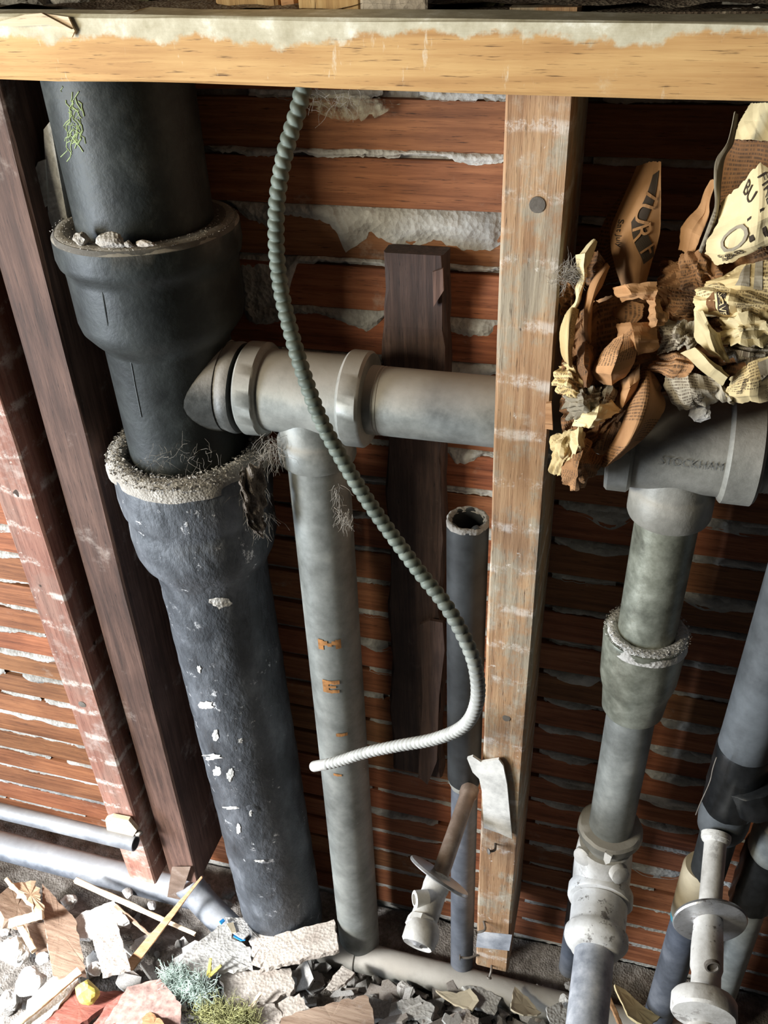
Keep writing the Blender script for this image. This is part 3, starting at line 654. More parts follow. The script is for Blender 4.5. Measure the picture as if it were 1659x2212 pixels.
kd = V((-.12, -1, -.25)).normalized(); kn = D2-kd*.008
mk('end_cap', *lathe(kn-kd*.016, kd, [(0, .0125), (.004, .0165), (.012, .0178), (.022, .0172), (.0245, .0150), (.0235, .0125), (.020, .004)], 34, wob=.0006), M['chipped'], vv, True)
mk('cap_face', *lathe(kn+kd*.0045, kd, [(0, .0125), (.0022, .010), (.003, .006), (.005, .004)], 20, wob=.0015), M['chrome'], vv, True)

# ---- black-wrapped supply pipe and valve at the far right
rb = empty('supply_pipe', (.155, -.05, -1.26), 'taped black supply pipe with grey coupling and cream tee at right edge', 'pipe')
def seglathe(name, pts, r, mat, parent, wob=0, seg=32, seed=0):
    ps = [V(p) for p in pts]; return mk(name, *sweep(ps, r, seg), mat, parent, True)
BX = .1625; ax = lambda z: V((BX-.002+(z+.85)*.008, -.052, z))
mk('black_sleeve', *lathe(ax(-.44), ax(-.72)-ax(-.44), [(0, .0255), (.1, .0255), (.255, .0258), (.275, .0262), (.280, .024)], 40), M['greyrubber'], rb, True)
mk('tape_wrap', *lathe(ax(-.715), (0, 0, -1), [(0, .0262), (.004, .0272), (.03, .0276), (.032, .0268), (.06, .0278), (.062, .0270), (.090, .0272), (.094, .0245)], 40, wob=.0012), M['tape'], rb, True)
mk('tape_fold', *lathe(ax(-.752)+V((.010, -.004, 0)), V((.45, 0, -1)), [(0, .0262), (.002, .0290), (.036, .0292), (.040, .0262)], 40, wob=.002, seed=8), M['tape'], rb, True)
mk('grey_coupling', *lathe(ax(-.792), (0, 0, -1), [(0, .0235), (.004, .0255), (.040, .0262), (.052, .0250), (.060, .0215), (.062, .018)], 40), M['greyrubber'], rb, True)
mk('black_section', *lathe(ax(-.850), (0, 0, -1), [(0, .0195), (.05, .0192), (.105, .0185)], 36), M['rubber'], rb, True)
mk('cream_tee', *lathe(ax(-.925)+V((-.004, .004, 0)), (0, 0, -1), [(0, .0200), (.006, .0222), (.05, .0224), (.054, .0215), (.06, .0224), (.098, .0222), (.102, .0200)], 40), M['cream'], rb, True)
mk('primer_ring', *lathe(ax(-1.024)+V((-.004, .004, 0)), (0, 0, -1), [(0, .0205), (.003, .0208), (.009, .0208), (.010, .0195)], 36), M['teal'], rb, True)
mk('lower_pipe', *lathe(ax(-1.03)+V((-.004, .004, 0)), (-.01, 0, -1), [(0, .0190), (.1, .0190), (.235, .0190)], 36), M['bluepipe'], rb, True)
mk('loose_wire', *sweep(crom([at(1548, 1636, -.085), at(1540, 1660, -.083), at(1533, 1690, -.083), at(1513, 1735, -.083), at(1503, 1760, -.080)], 20), .0006, 6), M['nail'], rb, True)
A = at(1546, 1815, -.083); B = at(1531, 1985, -.158); d1 = (B-A).normalized()
rv = empty('stop_valve', B, 'whitewashed stop valve with round disc at the bottom right corner', 'valve')
mk('stub_tube', *lathe(A, d1, [(-.006, .0150), (-.002, .0150), (.002, .0135), (.004, .0112), ((B-A).length+.004, .0110)], 28), M['chipped'], rv, True)
mk('stub_flange', *lathe(A-d1*.004, d1, [(0, .0130), (.001, .0150), (.004, .0146), (.005, .0115)], 28), M['chipped'], rv, True)
mk('escutcheon', *lathe(B-d1*.002, V((.16, -1, .02)), [(0, .011), (.002, .0345), (.005, .0358), (.0066, .0348), (.0070, .0325), (.0052, .016)], 52), M['chrome'], rv, True)
E2 = at(1519, 2240, -.275); d2 = (E2-B).normalized(); Lb = (E2-B).length
mk('valve_body', *lathe(B+d1*.002, d2, [(0, .0140), (.012, .0142), (.030, .0150), (.050, .0150), (.056, .0135), (.066, .0132), (.072, .0142), (.078, .0132), (Lb, .0138)], 32, wob=.0008), M['chipped'], rv, True)
P = at(1538, 2093, -.226); mk('port_screw', *lathe(P+V((0, .004, 0)), V((.15, -1, .25)), [(0, .0072), (.003, .0068), (.0035, .0050), (.0015, .0045)], 16, wob=.0006), M['nail'], rv, True)
P = at(1521, 2186, -.262); mk('collar', *lathe(P+V((0, .010, .0)), V((-.02, -1, -.06)), [(-.006, .0150), (-.003, .0265), (.0, .0285), (.012, .0288), (.0145, .0270), (.016, .0150)], 44, wob=.0008), M['chipped'], rv, True)
# second taped grey pipe behind
rp = empty('grey_supply_pipe', (.225, -.03, -1.28), 'dusty grey pipe with loose black tape behind the right valve', 'pipe')
gx = lambda z: V((.2205+(z+1.0)*-.012, -.028, z))
mk('pipe', *lathe(gx(-.93), gx(-1.29)-gx(-.93), [(0, .0195), (.36, .0195)], 36), M['galv'], rp, True)
mk('elbow', *lathe(gx(-.855)+V((.004, -.006, 0)), (-.02, 0, -1), [(-.02, .016), (-.012, .0240), (.010, .0262), (.035, .0255), (.042, .0225), (.046, .020)], 36), M['galv'], rp, True)
mk('tape_wrap', *lathe(gx(-.893), (0, 0, -1), [(0, .0215), (.004, .0232), (.03, .0238), (.05, .0225), (.07, .0245), (.085, .0228), (.105, .0240), (.112, .0205)], 40, wob=.003, seed=4), M['tape'], rp, True)

# ---- pipes along the floor at the left, strap, and the one under the stud
oz = -1.0605
op = empty('open_pipe', (-.7, -.1022, -1.07), 'thin grey pipe with an open cut end crossing the reddish stud', 'pipe')
mk('tube', *lathe((-1.5, -.1022, oz+.000), (1, 0, -.001), [(0, .0110), (.935, .0110), (.936, .0106), (.9362, .0088), (.88, .0085)], 28), M['galvblue'], op, True)
mk('bore', *lathe((-.60, -.1022, oz), (1, 0, 0), [(0, .0084), (.001, .0084)], 24), M['black'], op)
mk('floor_pipe', *lathe((-1.5, -.052, -1.246), (1, 0, -.006), [(0, .0215), (.5, .0215), (.965, .0215), (.985, .020)], 32), M['galvblue'], None, True, label='thick pale grey pipe running along the floor behind the left studs', cat='pipe')
fe = empty('pipe_elbow', at(450, 1940, -.09), 'short grey pipe end dipping into the rubble beside the soil stack', 'pipe')
mk('tube', *sweep(crom([at(408, 1908, -.064), at(432, 1940, -.072), at(462, 1972, -.08), at(505, 2015, -.09)], 14), lambda i, a, s: .0205 if i > 1 else .0225, 32), M['galvblue'], fe, True)
sp = empty('pipe_strap', at(395, 1905, -.075), 'rusty perforated strap holding the floor pipe to the brown stud', 'strap')
wedge('band', [at(x, y, -.0765) for x, y in ((372, 1872), (412, 1872), (390, 1942), (362, 1936))], .0012, M['copper'], sp)
for (x, y) in ((393, 1885), (389, 1893), (386, 1906), (382, 1918), (378, 1931)):
    mk('hole', *lathe(at(x, y, -.0768), (0, -1, .1), [(0, .0026), (.0005, .0026)], 12), M['black' if y % 2 else 'whiteplaster'], sp)
cp = empty('floor_drain_pipe', (-.1, -.062, -1.32), 'grey floor pipe passing under the middle stud', 'pipe')
mk('tube', *lathe((-.36, -.064, -1.287), (1, 0, .006), [(0, .0208), (.3, .0208), (.62, .0208)], 32), M['castgrey'], cp, True)
mk('coupling', *lathe((-.33, -.064, -1.2868), (1, 0, .006), [(0, .0205), (.001, .0240), (.055, .0242), (.058, .0232), (.059, .0205)], 32, wob=.0006), M['castgrey'], cp, True)

# ---- armoured flexible conduit
pth = [(662, 150, -.080), (646, 230, -.085), (616, 330, -.092), (599, 430, -.100), (597, 530, -.108), (606, 620, -.116), (624, 700, -.126), (650, 790, -.138), (690, 900, -.146), (735, 985, -.150), (790, 1075, -.153), (850, 1160, -.158), (910, 1240, -.167), (965, 1310, -.178), (1007, 1385, -.188), (1029, 1450, -.192), (1030, 1518, -.184), (1002, 1568, -.166), (940, 1596, -.146), (860, 1611, -.127), (790, 1626, -.113), (730, 1645, -.101), (704, 1651, -.097)]
path = crom([at(*p) for p in pth], 1500)
tot = sum((path[i+1]-path[i]).length for i in range(len(path)-1))
# equal spacing
cum = [0]
for i in range(len(path)-1): cum.append(cum[-1]+(path[i+1]-path[i]).length)
NP = 1150; eq = []; j = 0
for i in range(NP):
    s = tot*i/(NP-1)
    while j < len(cum)-2 and cum[j+1] < s: j += 1
    f = (s-cum[j])/max(1e-9, cum[j+1]-cum[j]); eq.append(path[j].lerp(path[j+1], min(1, f)))
cn = empty('flexible_conduit', eq[-1], 'ribbed grey flexible armoured cable hanging from the beam and curling left', 'cable')
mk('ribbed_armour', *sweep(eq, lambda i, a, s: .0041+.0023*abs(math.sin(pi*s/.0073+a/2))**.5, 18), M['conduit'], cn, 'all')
e0 = eq[-1]; e1 = at(676, 1656, -.094)
mk('end_ferrule', *lathe(e0-(e1-e0).normalized()*.002, e1-e0, [(0, .0058), (.002, .0062), ((e1-e0).length, .0062), ((e1-e0).length+.002, .0056), ((e1-e0).length+.003, .003)], 20), M['chipped'], cn, True)
# ---- vertical dark board against the laths
db = empty('old_board', (-.2, .015, -.93), 'dark old board standing upright behind the horizontal waste pipe', 'board')
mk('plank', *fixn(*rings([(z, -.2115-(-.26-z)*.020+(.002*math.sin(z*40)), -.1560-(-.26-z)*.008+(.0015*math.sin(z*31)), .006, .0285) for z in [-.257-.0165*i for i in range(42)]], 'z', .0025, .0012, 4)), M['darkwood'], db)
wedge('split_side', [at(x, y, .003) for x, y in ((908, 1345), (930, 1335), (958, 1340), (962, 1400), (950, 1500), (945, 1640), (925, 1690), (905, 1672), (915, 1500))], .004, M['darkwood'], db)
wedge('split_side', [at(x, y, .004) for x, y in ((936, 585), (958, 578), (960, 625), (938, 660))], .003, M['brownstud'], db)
# second old plank behind the soil stack (seen at its left)
wedge('plaster_slab', [at(x, y, -.050) for x, y in ((94, 280), (108, 262), (150, 500), (118, 505), (104, 470))], -.012, M['plaster'], None, label='narrow grey plaster slab wedged behind the soil stack at upper left', cat='plaster')
wedge('plaster_slab', [at(x, y, -.052) for x, y in ((70, 378), (82, 350), (97, 345), (103, 440), (92, 455), (80, 410))], -.010, M['plaster'], None, label='small ragged plaster lump left of the upper black pipe', cat='plaster')
# ================================================================== NEWSPAPER STUFFING
def patch(rows, curved=False):
    R, C = len(rows), len(rows[0])
    P = [[at(*p) for p in r] for r in rows]
    def c1(p, t):
        m = len(p)-1; t = max(0, min(.99999, t))*m; k = int(t); f = t-k
        a, b, c, d = (p[max(0, min(m, k+j))] for j in (-1, 0, 1, 2))
        if not curved: return b.lerp(c, f)
        return .5*((2*b)+(c-a)*f+(2*a-5*b+4*c-d)*f*f+(3*b-a-3*c+d)*f**3)
    return lambda u, v: c1([c1(r, u) for r in P], v)
def sheet(rows, mat, label, amp=.0025, freq=2.2, seed=0, nu=26, nv=34, tear=.03, swap=False, prints=(), group='crumpled newspaper stuffed in the right bay', name='newspaper_sheet', cat='newspaper', curl=0, thick=.0005):
    S = patch(rows, seed in (3, 28, 40, 7, 44, 42, 61, 50)); freq *= .75; rr = random.Random(seed*7+1)
    dirs = [(math.cos(a), math.sin(a), rr.uniform(.6, 1.9)*freq, rr.uniform(0, 1), rr.uniform(.4, 1)) for a in [rr.uniform(0, pi) for _ in range(5)]]
    def crease(u, v):
        h = 0
        for (c, s_, f, ph, w_) in dirs:
            t = (u*c+v*s_)*f+ph; t = t-math.floor(t); h += w_*(abs(t-.5)*4-1)
        return h/len(dirs)+.25*mnoise.noise(V((u*freq*1.6+seed, v*freq*1.6, seed*.7)))+.14*(abs(((u*dirs[0][1]-v*dirs[0][0])*freq*2.6+.3) % 1-.5)*4-1)
    def surf(u, v, off=0, amp=amp*1.5+.0004):
        e = .02; n = (S(min(1, u+e), v)-S(max(0, u-e), v)).cross(S(u, min(1, v+e))-S(u, max(0, v-e)))
        n = n.normalized() if n.length > 0 else V((0, -1, 0))
        if n.y > 0: n = -n
        return S(u, v)+n*(crease(u, v)*amp+off+curl*(u-.5)**2*4)
    W = sum((S((i+1)/8, .5)-S(i/8, .5)).length for i in range(8)); H = sum((S(.5, (i+1)/8)-S(.5, i/8)).length for i in range(8))
    vs = []; uv = []; fs = []
    for j in range(nv+1):
        for i in range(nu+1):
            u, v = i/nu, j/nv
            if tear:
                tu = tear*(.5+mnoise.noise(V((v*14, seed*3.1, .5)))+.6*mnoise.noise(V((v*40, seed, 2)))); tv = tear*(.5+mnoise.noise(V((u*14, seed*2.3, 7)))+.6*mnoise.noise(V((u*40, seed, 5))))
                uu = u+(tu*(1-u)**6-tu*u**6); vv_ = v+(tv*(1-v)**6-tv*v**6)
            else: uu, vv_ = u, v
            vs.append(surf(uu, vv_)); uv.append((uu*W, (1-vv_)*H) if not swap else ((vv_)*H, uu*W))
    for j in range(nv):
        for i in range(nu): a = j*(nu+1)+i; fs.append((a, a+1, a+nu+2, a+nu+1))
    o = mk(name, vs, fs, M[mat], None, False, uv, label=label, cat=cat, group=group)
    md = o.modifiers.new('thickness', 'SOLIDIFY'); md.thickness = thick; md.offset = 0
    for pr in prints:
        kind = pr[0]
        if kind == 'text':                      # ('text', string, u, v, size in u-units, rotation, material)
            _, txt, cu_, cv_, sz, rot, pm = pr
            pts, tf = glyphs(txt, 1.0, .95); c, s_ = math.cos(rot), math.sin(rot); tv = []
            for (x, y) in pts:
                x, y = (x*c-y*s_)*sz, (x*s_+y*c)*sz
                tv.append(surf(min(1, max(0, cu_+x/W)), min(1, max(0, cv_-y/H)), .0009 if pm == 'ink' else .0014))
            mk('printed_letters', tv, tf, M[pm], o)
        elif kind == 'poly':                    # ('poly', [(u, v)...], material)
            q = pr[1]; n = 8; tv = []; tf = []
            for a in range(n+1):
                for b in range(n+1):
                    s1, t1 = a/n, b/n
                    u = (q[0][0]*(1-s1)+q[1][0]*s1)*(1-t1)+(q[3][0]*(1-s1)+q[2][0]*s1)*t1; v = (q[0][1]*(1-s1)+q[1][1]*s1)*(1-t1)+(q[3][1]*(1-s1)+q[2][1]*s1)*t1
                    tv.append(surf(u, v, .0007))
            for a in range(n):
                for b in range(n): k = a*(n+1)+b; tf.append((k, k+1, k+n+2, k+n+1))
            mk('printed_block', tv, tf, M[pr[2]], o)
    return o
# upright scrap with the banner
sheet([[(1215, 700, -.092), (1300, 640, -.090), (1440, 620, -.072), (1560, 630, -.064), (1690, 620, -.060)], [(1210, 800, -.094), (1300, 770, -.094), (1430, 750, -.090), (1560, 720, -.092), (1690, 700, -.09)], [(1205, 900, -.094), (1290, 880, -.094), (1400, 840, -.088), (1540, 810, -.096), (1690, 820, -.098)], [(1225, 1010, -.092), (1270, 980, -.092), (1340, 900, -.092), (1460, 850, -.092), (1640, 850, -.096)]], 'paperdark', 'large crushed dark sheet at the back of the newspaper wad', .007, 6.5, 50, 60, 44, tear=.05)
sheet([[(1420, 560, -.060), (1500, 560, -.066), (1600, 520, -.07), (1690, 480, -.07)], [(1410, 620, -.066), (1500, 630, -.080), (1600, 600, -.085), (1690, 580, -.085)], [(1430, 690, -.076), (1510, 690, -.088), (1600, 680, -.095), (1690, 660, -.095)]], 'paper', 'crushed brown sheet behind the pages at upper right', .008, 4.5, 51, 44, 34, tear=.05)
sheet([[(1376, 358, -.036), (1402, 350, -.040), (1427, 347, -.044)], [(1348, 425, -.044), (1388, 432, -.058), (1428, 428, -.058)], [(1318, 500, -.052), (1366, 512, -.072), (1426, 500, -.066)], [(1326, 560, -.060), (1366, 574, -.080), (1410, 560, -.072)], [(1344, 622, -.070), (1368, 628, -.084), (1392, 626, -.078)]], 'paperblank', 'upright brown newspaper scrap printed with a dark banner headline', .0012, 1.2, 3, tear=.015, swap=True,
      prints=[('poly', [(.70, .11), (.90, .08), (.66, .42), (.42, .40)], 'ink'), ('poly', [(.42, .40), (.66, .42), (.98, .72), (.74, .76)], 'ink'),
              ('text', 'T', .70, .235, .019, -pi/2-.35, 'paperblank'), ('text', 'U', .60, .345, .019, -pi/2-.25, 'paperblank'), ('text', 'R', .63, .475, .019, -pi/2+.25, 'paperblank'), ('text', 'F', .78, .64, .019, -pi/2+.45, 'paperblank'), ('text', 'Sat July', .24, .50, .007, -pi/2+.15, 'ink')])
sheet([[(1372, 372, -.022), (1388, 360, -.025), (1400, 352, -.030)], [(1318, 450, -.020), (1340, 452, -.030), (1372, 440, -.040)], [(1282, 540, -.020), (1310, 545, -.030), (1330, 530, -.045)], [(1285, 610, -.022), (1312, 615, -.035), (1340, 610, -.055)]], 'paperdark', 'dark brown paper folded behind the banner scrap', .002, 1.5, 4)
# tall pale sheet in the upper right corner
sheet([[(1622, 222, -.030), (1645, 221, -.035), (1675, 222, -.040)], [(1596, 262, -.030), (1635, 262, -.040), (1678, 266, -.050)], [(1582, 300, -.035), (1630, 303, -.050), (1680, 310, -.055)]], 'creamblank', 'plain tan paper top under the beam in the right corner', .0015, 1.2, 5)
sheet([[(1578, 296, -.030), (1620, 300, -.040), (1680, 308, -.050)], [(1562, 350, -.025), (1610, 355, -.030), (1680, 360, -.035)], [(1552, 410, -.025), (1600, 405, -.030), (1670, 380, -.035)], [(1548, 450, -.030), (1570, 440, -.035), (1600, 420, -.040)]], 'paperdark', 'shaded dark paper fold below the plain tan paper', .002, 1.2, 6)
sheet([[(1586, 240, -.058), (1590, 238, -.056), (1594, 243, -.052)], [(1572, 305, -.066), (1578, 306, -.064), (1584, 308, -.058)], [(1546, 345, -.072), (1556, 352, -.072), (1566, 340, -.066)], [(1542, 390, -.078), (1550, 392, -.078), (1558, 392, -.070)], [(1544, 440, -.084), (1549, 442, -.083), (1554, 442, -.076)], [(1532, 480, -.086), (1542, 484, -.086), (1550, 484, -.078)], [(1508, 545, -.086), (1516, 550, -.086), (1524, 548, -.080)]], 'papergrey', 'narrow grey paper edge standing upright like a forked ribbon', .0008, 2, 7, 8, 40)
sheet([[(1536, 388, -.046), (1541, 386, -.050), (1546, 388, -.056)], [(1505, 450, -.050), (1520, 456, -.060), (1534, 460, -.062)], [(1470, 492, -.055), (1495, 500, -.066), (1516, 510, -.070)], [(1464, 540, -.060), (1482, 548, -.070), (1500, 550, -.074)]], 'paperblank', 'long brown triangular paper strip beside the forked ribbon', .0015, 1.5, 8, tear=.02)
# printed sheet, upper right
sheet([[(1556, 438, -.075), (1600, 398, -.085), (1640, 348, -.090), (1685, 372, -.095)], [(1548, 480, -.085), (1592, 455, -.098), (1645, 420, -.104), (1690, 410, -.104)], [(1530, 520, -.090), (1580, 506, -.104), (1640, 478, -.112), (1690, 455, -.110)], [(1520, 548, -.092), (1562, 552, -.106), (1632, 528, -.110), (1690, 500, -.108)], [(1548, 572, -.094), (1580, 566, -.100), (1640, 535, -.104), (1692, 520, -.104)]], 'creamblank', 'cream newspaper page with bold letters in the upper right bay', .0016, 1.6, 9, swap=False,
      prints=[('text', 'BU', .52, .18, .010, -1.0, 'ink'), ('text', 'FIRE', .76, .22, .010, -1.15, 'ink'), ('text', 'O', .40, .60, .024, -.5, 'papergrey'), ('text', '||', .68, .62, .034, .25, 'ink'), ('text', '%&8', .36, .84, .011, .2, 'ink')])
sheet([[(1470, 545, -.072), (1510, 540, -.080), (1560, 575, -.085)], [(1455, 590, -.080), (1505, 580, -.096), (1555, 605, -.096)], [(1465, 628, -.080), (1500, 618, -.092), (1545, 630, -.092)]], 'paper', 'curled brown paper lump below the triangular strip', .005, 2.2, 10)
sheet([[(1556, 596, -.090), (1610, 566, -.100), (1690, 560, -.104)], [(1520, 612, -.100), (1605, 600, -.116), (1690, 596, -.118)], [(1512, 632, -.100), (1600, 628, -.120), (1690, 632, -.122)]], 'papercream', 'cream page with large dark printed blocks at the right edge', .0018, 1.5, 11,
      prints=[('poly', [(.48, .12), (.57, .05), (.60, .85), (.44, .80)], 'papergrey'), ('poly', [(.64, .03), (.74, .03), (.76, .95), (.65, .92)], 'papergrey')])
sheet([[(1505, 620, -.100), (1580, 612, -.112), (1690, 628, -.118)], [(1495, 650, -.108), (1575, 648, -.128), (1690, 672, -.128)], [(1510, 682, -.100), (1580, 690, -.116), (1690, 700, -.118)]], 'papercream', 'cream page with a black advertisement tab, middle right', .003, 2, 12,
      prints=[('poly', [(.34, .30), (.47, .30), (.50, .85), (.36, .85)], 'ink'), ('text', 'SAVE', .42, .58, .0085, -1.5, 'creamblank'), ('poly', [(.20, .42), (.30, .30), (.32, .75), (.20, .8)], 'paperdark')])
sheet([[(1558, 690, -.110), (1595, 668, -.124), (1660, 680, -.124)], [(1555, 715, -.118), (1605, 712, -.142), (1685, 712, -.136)], [(1560, 745, -.116), (1600, 738, -.134), (1685, 736, -.126)]], 'creamblank', 'crumpled off-white paper ball at the right edge', .0055, 2.8, 13)
sheet([[(1498, 672, -.110), (1512, 670, -.118), (1520, 690, -.116)], [(1502, 715, -.118), (1532, 715, -.134), (1555, 722, -.126)], [(1506, 738, -.120), (1545, 755, -.138), (1568, 758, -.128)], [(1530, 760, -.122), (1560, 778, -.132), (1576, 784, -.128)]], 'creamblank', 'pale leaf-shaped paper fold in the middle of the wad', .0028, 1.6, 14, tear=.02)
sheet([[(1430, 690, -.095), (1470, 688, -.104), (1505, 700, -.106)], [(1425, 725, -.100), (1465, 722, -.118), (1505, 730, -.118)], [(1420, 765, -.098), (1460, 760, -.112), (1505, 745, -.118)]], 'papergrey', 'rumpled grey-brown paper left of the pale leaf fold', .006, 2.8, 15)
sheet([[(1420, 768, -.094), (1460, 760, -.106), (1500, 765, -.112)], [(1410, 792, -.098), (1458, 790, -.114), (1500, 795, -.118)], [(1395, 800, -.094), (1440, 815, -.108), (1480, 818, -.112)]], 'paper', 'brown paper flap under the rumpled grey-brown paper', .004, 2.2, 16)
sheet([[(1470, 762, -.125), (1500, 750, -.134), (1505, 752, -.132)], [(1490, 778, -.130), (1520, 770, -.142), (1528, 775, -.136)], [(1530, 812, -.132), (1545, 795, -.146), (1560, 795, -.138)], [(1562, 832, -.130), (1572, 815, -.142), (1576, 812, -.136)]], 'creamblank', 'narrow folded tan paper bar lying diagonally', .0012, 1.4, 17, 12, 26, tear=.01)
sheet([[(1578, 735, -.118), (1625, 745, -.128), (1690, 738, -.126)], [(1560, 755, -.120), (1620, 765, -.132), (1690, 760, -.128)], [(1570, 775, -.116), (1620, 780, -.124), (1690, 782, -.122)]], 'papergrey', 'dark folded paper rolls at the right below the white ball', .0045, 3, 18)
sheet([[(1575, 815, -.124), (1620, 785, -.134), (1690, 755, -.132)], [(1570, 838, -.128), (1622, 822, -.146), (1690, 800, -.140)], [(1560, 858, -.116), (1620, 852, -.138), (1690, 838, -.136)], [(1580, 872, -.106), (1625, 866, -.120), (1690, 862, -.118)]], 'papercream', 'cream newspaper page with small print resting on the grey tee', .002, 1.5, 19, prints=[('text', 'SHIPS', .38, .42, .007, 1.2, 'ink'), ('poly', [(.62, .08), (.95, .02), (.95, .3), (.66, .4)], 'papergrey')])
sheet([[(1520, 795, -.108), (1550, 812, -.118), (1572, 840, -.118)], [(1535, 825, -.112), (1562, 845, -.124), (1582, 862, -.118)], [(1545, 858, -.106), (1570, 868, -.110), (1590, 874, -.106)]], 'papergrey', 'dark torn paper edge beside the small-print page', .003, 2, 20, 16, 20)
sheet([[(1432, 806, -.100), (1485, 802, -.112), (1545, 815, -.114)], [(1436, 840, -.104), (1490, 838, -.124), (1550, 845, -.116)], [(1452, 872, -.100), (1496, 872, -.116), (1555, 862, -.106)], [(1468, 884, -.094), (1505, 884, -.104), (1540, 872, -.100)]], 'papergrey', 'grey-brown sheet with capital letters hanging over the grey tee', .0028, 2, 21, prints=[('text', 'TTLEC', .56, .66, .0085, 1.0, 'ink')])
# left half of the wad
sheet([[(1322, 622, -.098), (1350, 614, -.110), (1420, 608, -.106)], [(1330, 640, -.100), (1365, 634, -.116), (1422, 628, -.112)], [(1345, 650, -.098), (1380, 645, -.112), (1412, 650, -.108)]], 'paperblank', 'plain brown flap below the banner scrap', .002, 1.6, 22, tear=.02)
sheet([[(1400, 645, -.100), (1412, 640, -.110), (1425, 650, -.106)], [(1402, 680, -.104), (1418, 672, -.118), (1440, 680, -.110)], [(1396, 712, -.104), (1416, 706, -.118), (1434, 702, -.110)]], 'paperblank', 'small jagged brown paper scrap beside the plain flap', .003, 2, 23, 14, 20)
sheet([[(1275, 650, -.072), (1320, 636, -.080), (1392, 655, -.090)], [(1285, 690, -.075), (1330, 682, -.088), (1390, 682, -.096)], [(1300, 730, -.078), (1335, 725, -.090), (1370, 708, -.096)], [(1318, 752, -.080), (1330, 745, -.088), (1345, 730, -.092)]], 'paper', 'brown newspaper page with columns of small print below the banner', .0018, 1.4, 24, swap=True)
sheet([[(1330, 700, -.100), (1362, 695, -.112), (1420, 696, -.106)], [(1338, 735, -.106), (1372, 730, -.124), (1424, 735, -.114)], [(1345, 772, -.106), (1378, 770, -.120), (1424, 755, -.110)]], 'paperblank', 'squarish plain brown paper flap in the middle of the wad', .0025, 1.6, 25, tear=.02)
sheet([[(1318, 742, -.104), (1345, 720, -.116), (1372, 700, -.112)], [(1288, 775, -.108), (1335, 765, -.132), (1376, 745, -.120)], [(1276, 800, -.108), (1320, 808, -.130), (1372, 785, -.118)], [(1296, 826, -.102), (1322, 834, -.112), (1352, 815, -.108)]], 'paper', 'curved brown sheet with sparse print left of the squarish flap', .0022, 1.4, 26, swap=True, tear=.01)
sheet([[(1340, 822, -.092), (1362, 808, -.106), (1382, 786, -.104)], [(1335, 850, -.096), (1360, 840, -.118), (1382, 818, -.110)], [(1325, 880, -.092), (1345, 882, -.106), (1370, 850, -.102)]], 'paperblank', 'plain curled brown paper below the curved sheet', .001, 1.3, 27, tear=.01)
sheet([[(1372, 800, -.084), (1395, 792, -.096), (1412, 815, -.092)], [(1358, 860, -.096), (1392, 850, -.118), (1438, 868, -.104)], [(1345, 912, -.104), (1376, 912, -.128), (1420, 905, -.112)], [(1318, 960, -.106), (1350, 965, -.128), (1382, 950, -.114)], [(1288, 1000, -.104), (1308, 1010, -.118), (1345, 982, -.110)]], 'paper', 'long brown printed ribbon of newspaper sweeping down the left side', .0018, 1.3, 28, 26, 46, swap=False, tear=.01)
sheet([[(1290, 905, -.082), (1330, 900, -.088), (1345, 915, -.092)], [(1258, 940, -.086), (1310, 940, -.098), (1338, 945, -.100)], [(1255, 975, -.084), (1300, 985, -.096), (1325, 975, -.098)]], 'paperdark', 'dark printed paper behind the lower end of the ribbon', .002, 1.6, 29, swap=True)
sheet([[(1285, 1004, -.096), (1320, 990, -.102), (1352, 968, -.104)], [(1290, 1012, -.098), (1325, 998, -.104), (1354, 974, -.106)]], 'creamblank', 'thin tan folded paper edge along the ribbon bottom', .0006, 1, 30, 20, 4)
sheet([[(1232, 965, -.098), (1268, 955, -.112), (1305, 985, -.108)], [(1212, 1000, -.104), (1252, 1000, -.136), (1298, 1005, -.116)], [(1208, 1030, -.104), (1245, 1034, -.134), (1282, 1030, -.114)], [(1222, 1048, -.098), (1242, 1062, -.112), (1262, 1048, -.104)]], 'paper', 'crumpled printed paper ball at the bottom of the wad', .0042, 2.2, 31, swap=True)
sheet([[(1198, 942, -.094), (1225, 925, -.102), (1258, 935, -.104)], [(1186, 965, -.098), (1215, 960, -.114), (1252, 962, -.112)], [(1192, 990, -.098), (1215, 992, -.112), (1236, 985, -.110)], [(1196, 1022, -.094), (1208, 1030, -.102), (1218, 1020, -.102)]], 'papercream', 'ragged cream scrap against the stud beside the bottom ball', .005, 2.6, 32)
sheet([[(1236, 930, -.112), (1252, 922, -.120), (1268, 935, -.116)], [(1232, 960, -.116), (1248, 962, -.132), (1262, 965, -.122)], [(1234, 985, -.114), (1240, 992, -.122), (1250, 985, -.118)]], 'creamblank', 'small pale tongue of paper above the bottom ball', .0025, 2, 33, 14, 18)
sheet([[(1250, 870, -.098), (1300, 862, -.106), (1344, 880, -.104)], [(1238, 898, -.104), (1290, 898, -.126), (1338, 892, -.110)], [(1235, 920, -.104), (1272, 925, -.120), (1305, 912, -.110)]], 'creamblank', 'tan and white torn paper fan above the bottom ball', .003, 2, 34)
sheet([[(1222, 838, -.096), (1258, 830, -.106), (1300, 835, -.104)], [(1215, 870, -.100), (1262, 870, -.122), (1302, 868, -.110)], [(1228, 905, -.098), (1262, 910, -.112), (1285, 898, -.106)]], 'papergrey', 'dusty green-grey shredded paper in the left of the wad', .0065, 3.2, 35)
sheet([[(1300, 828, -.094), (1318, 830, -.102), (1335, 842, -.102)], [(1290, 860, -.098), (1308, 862, -.112), (1330, 868, -.106)], [(1262, 905, -.098), (1276, 905, -.108), (1292, 892, -.106)]], 'papergrey', 'grey twisted paper strip beside the shredded paper', .004, 2.4, 36, 14, 24)
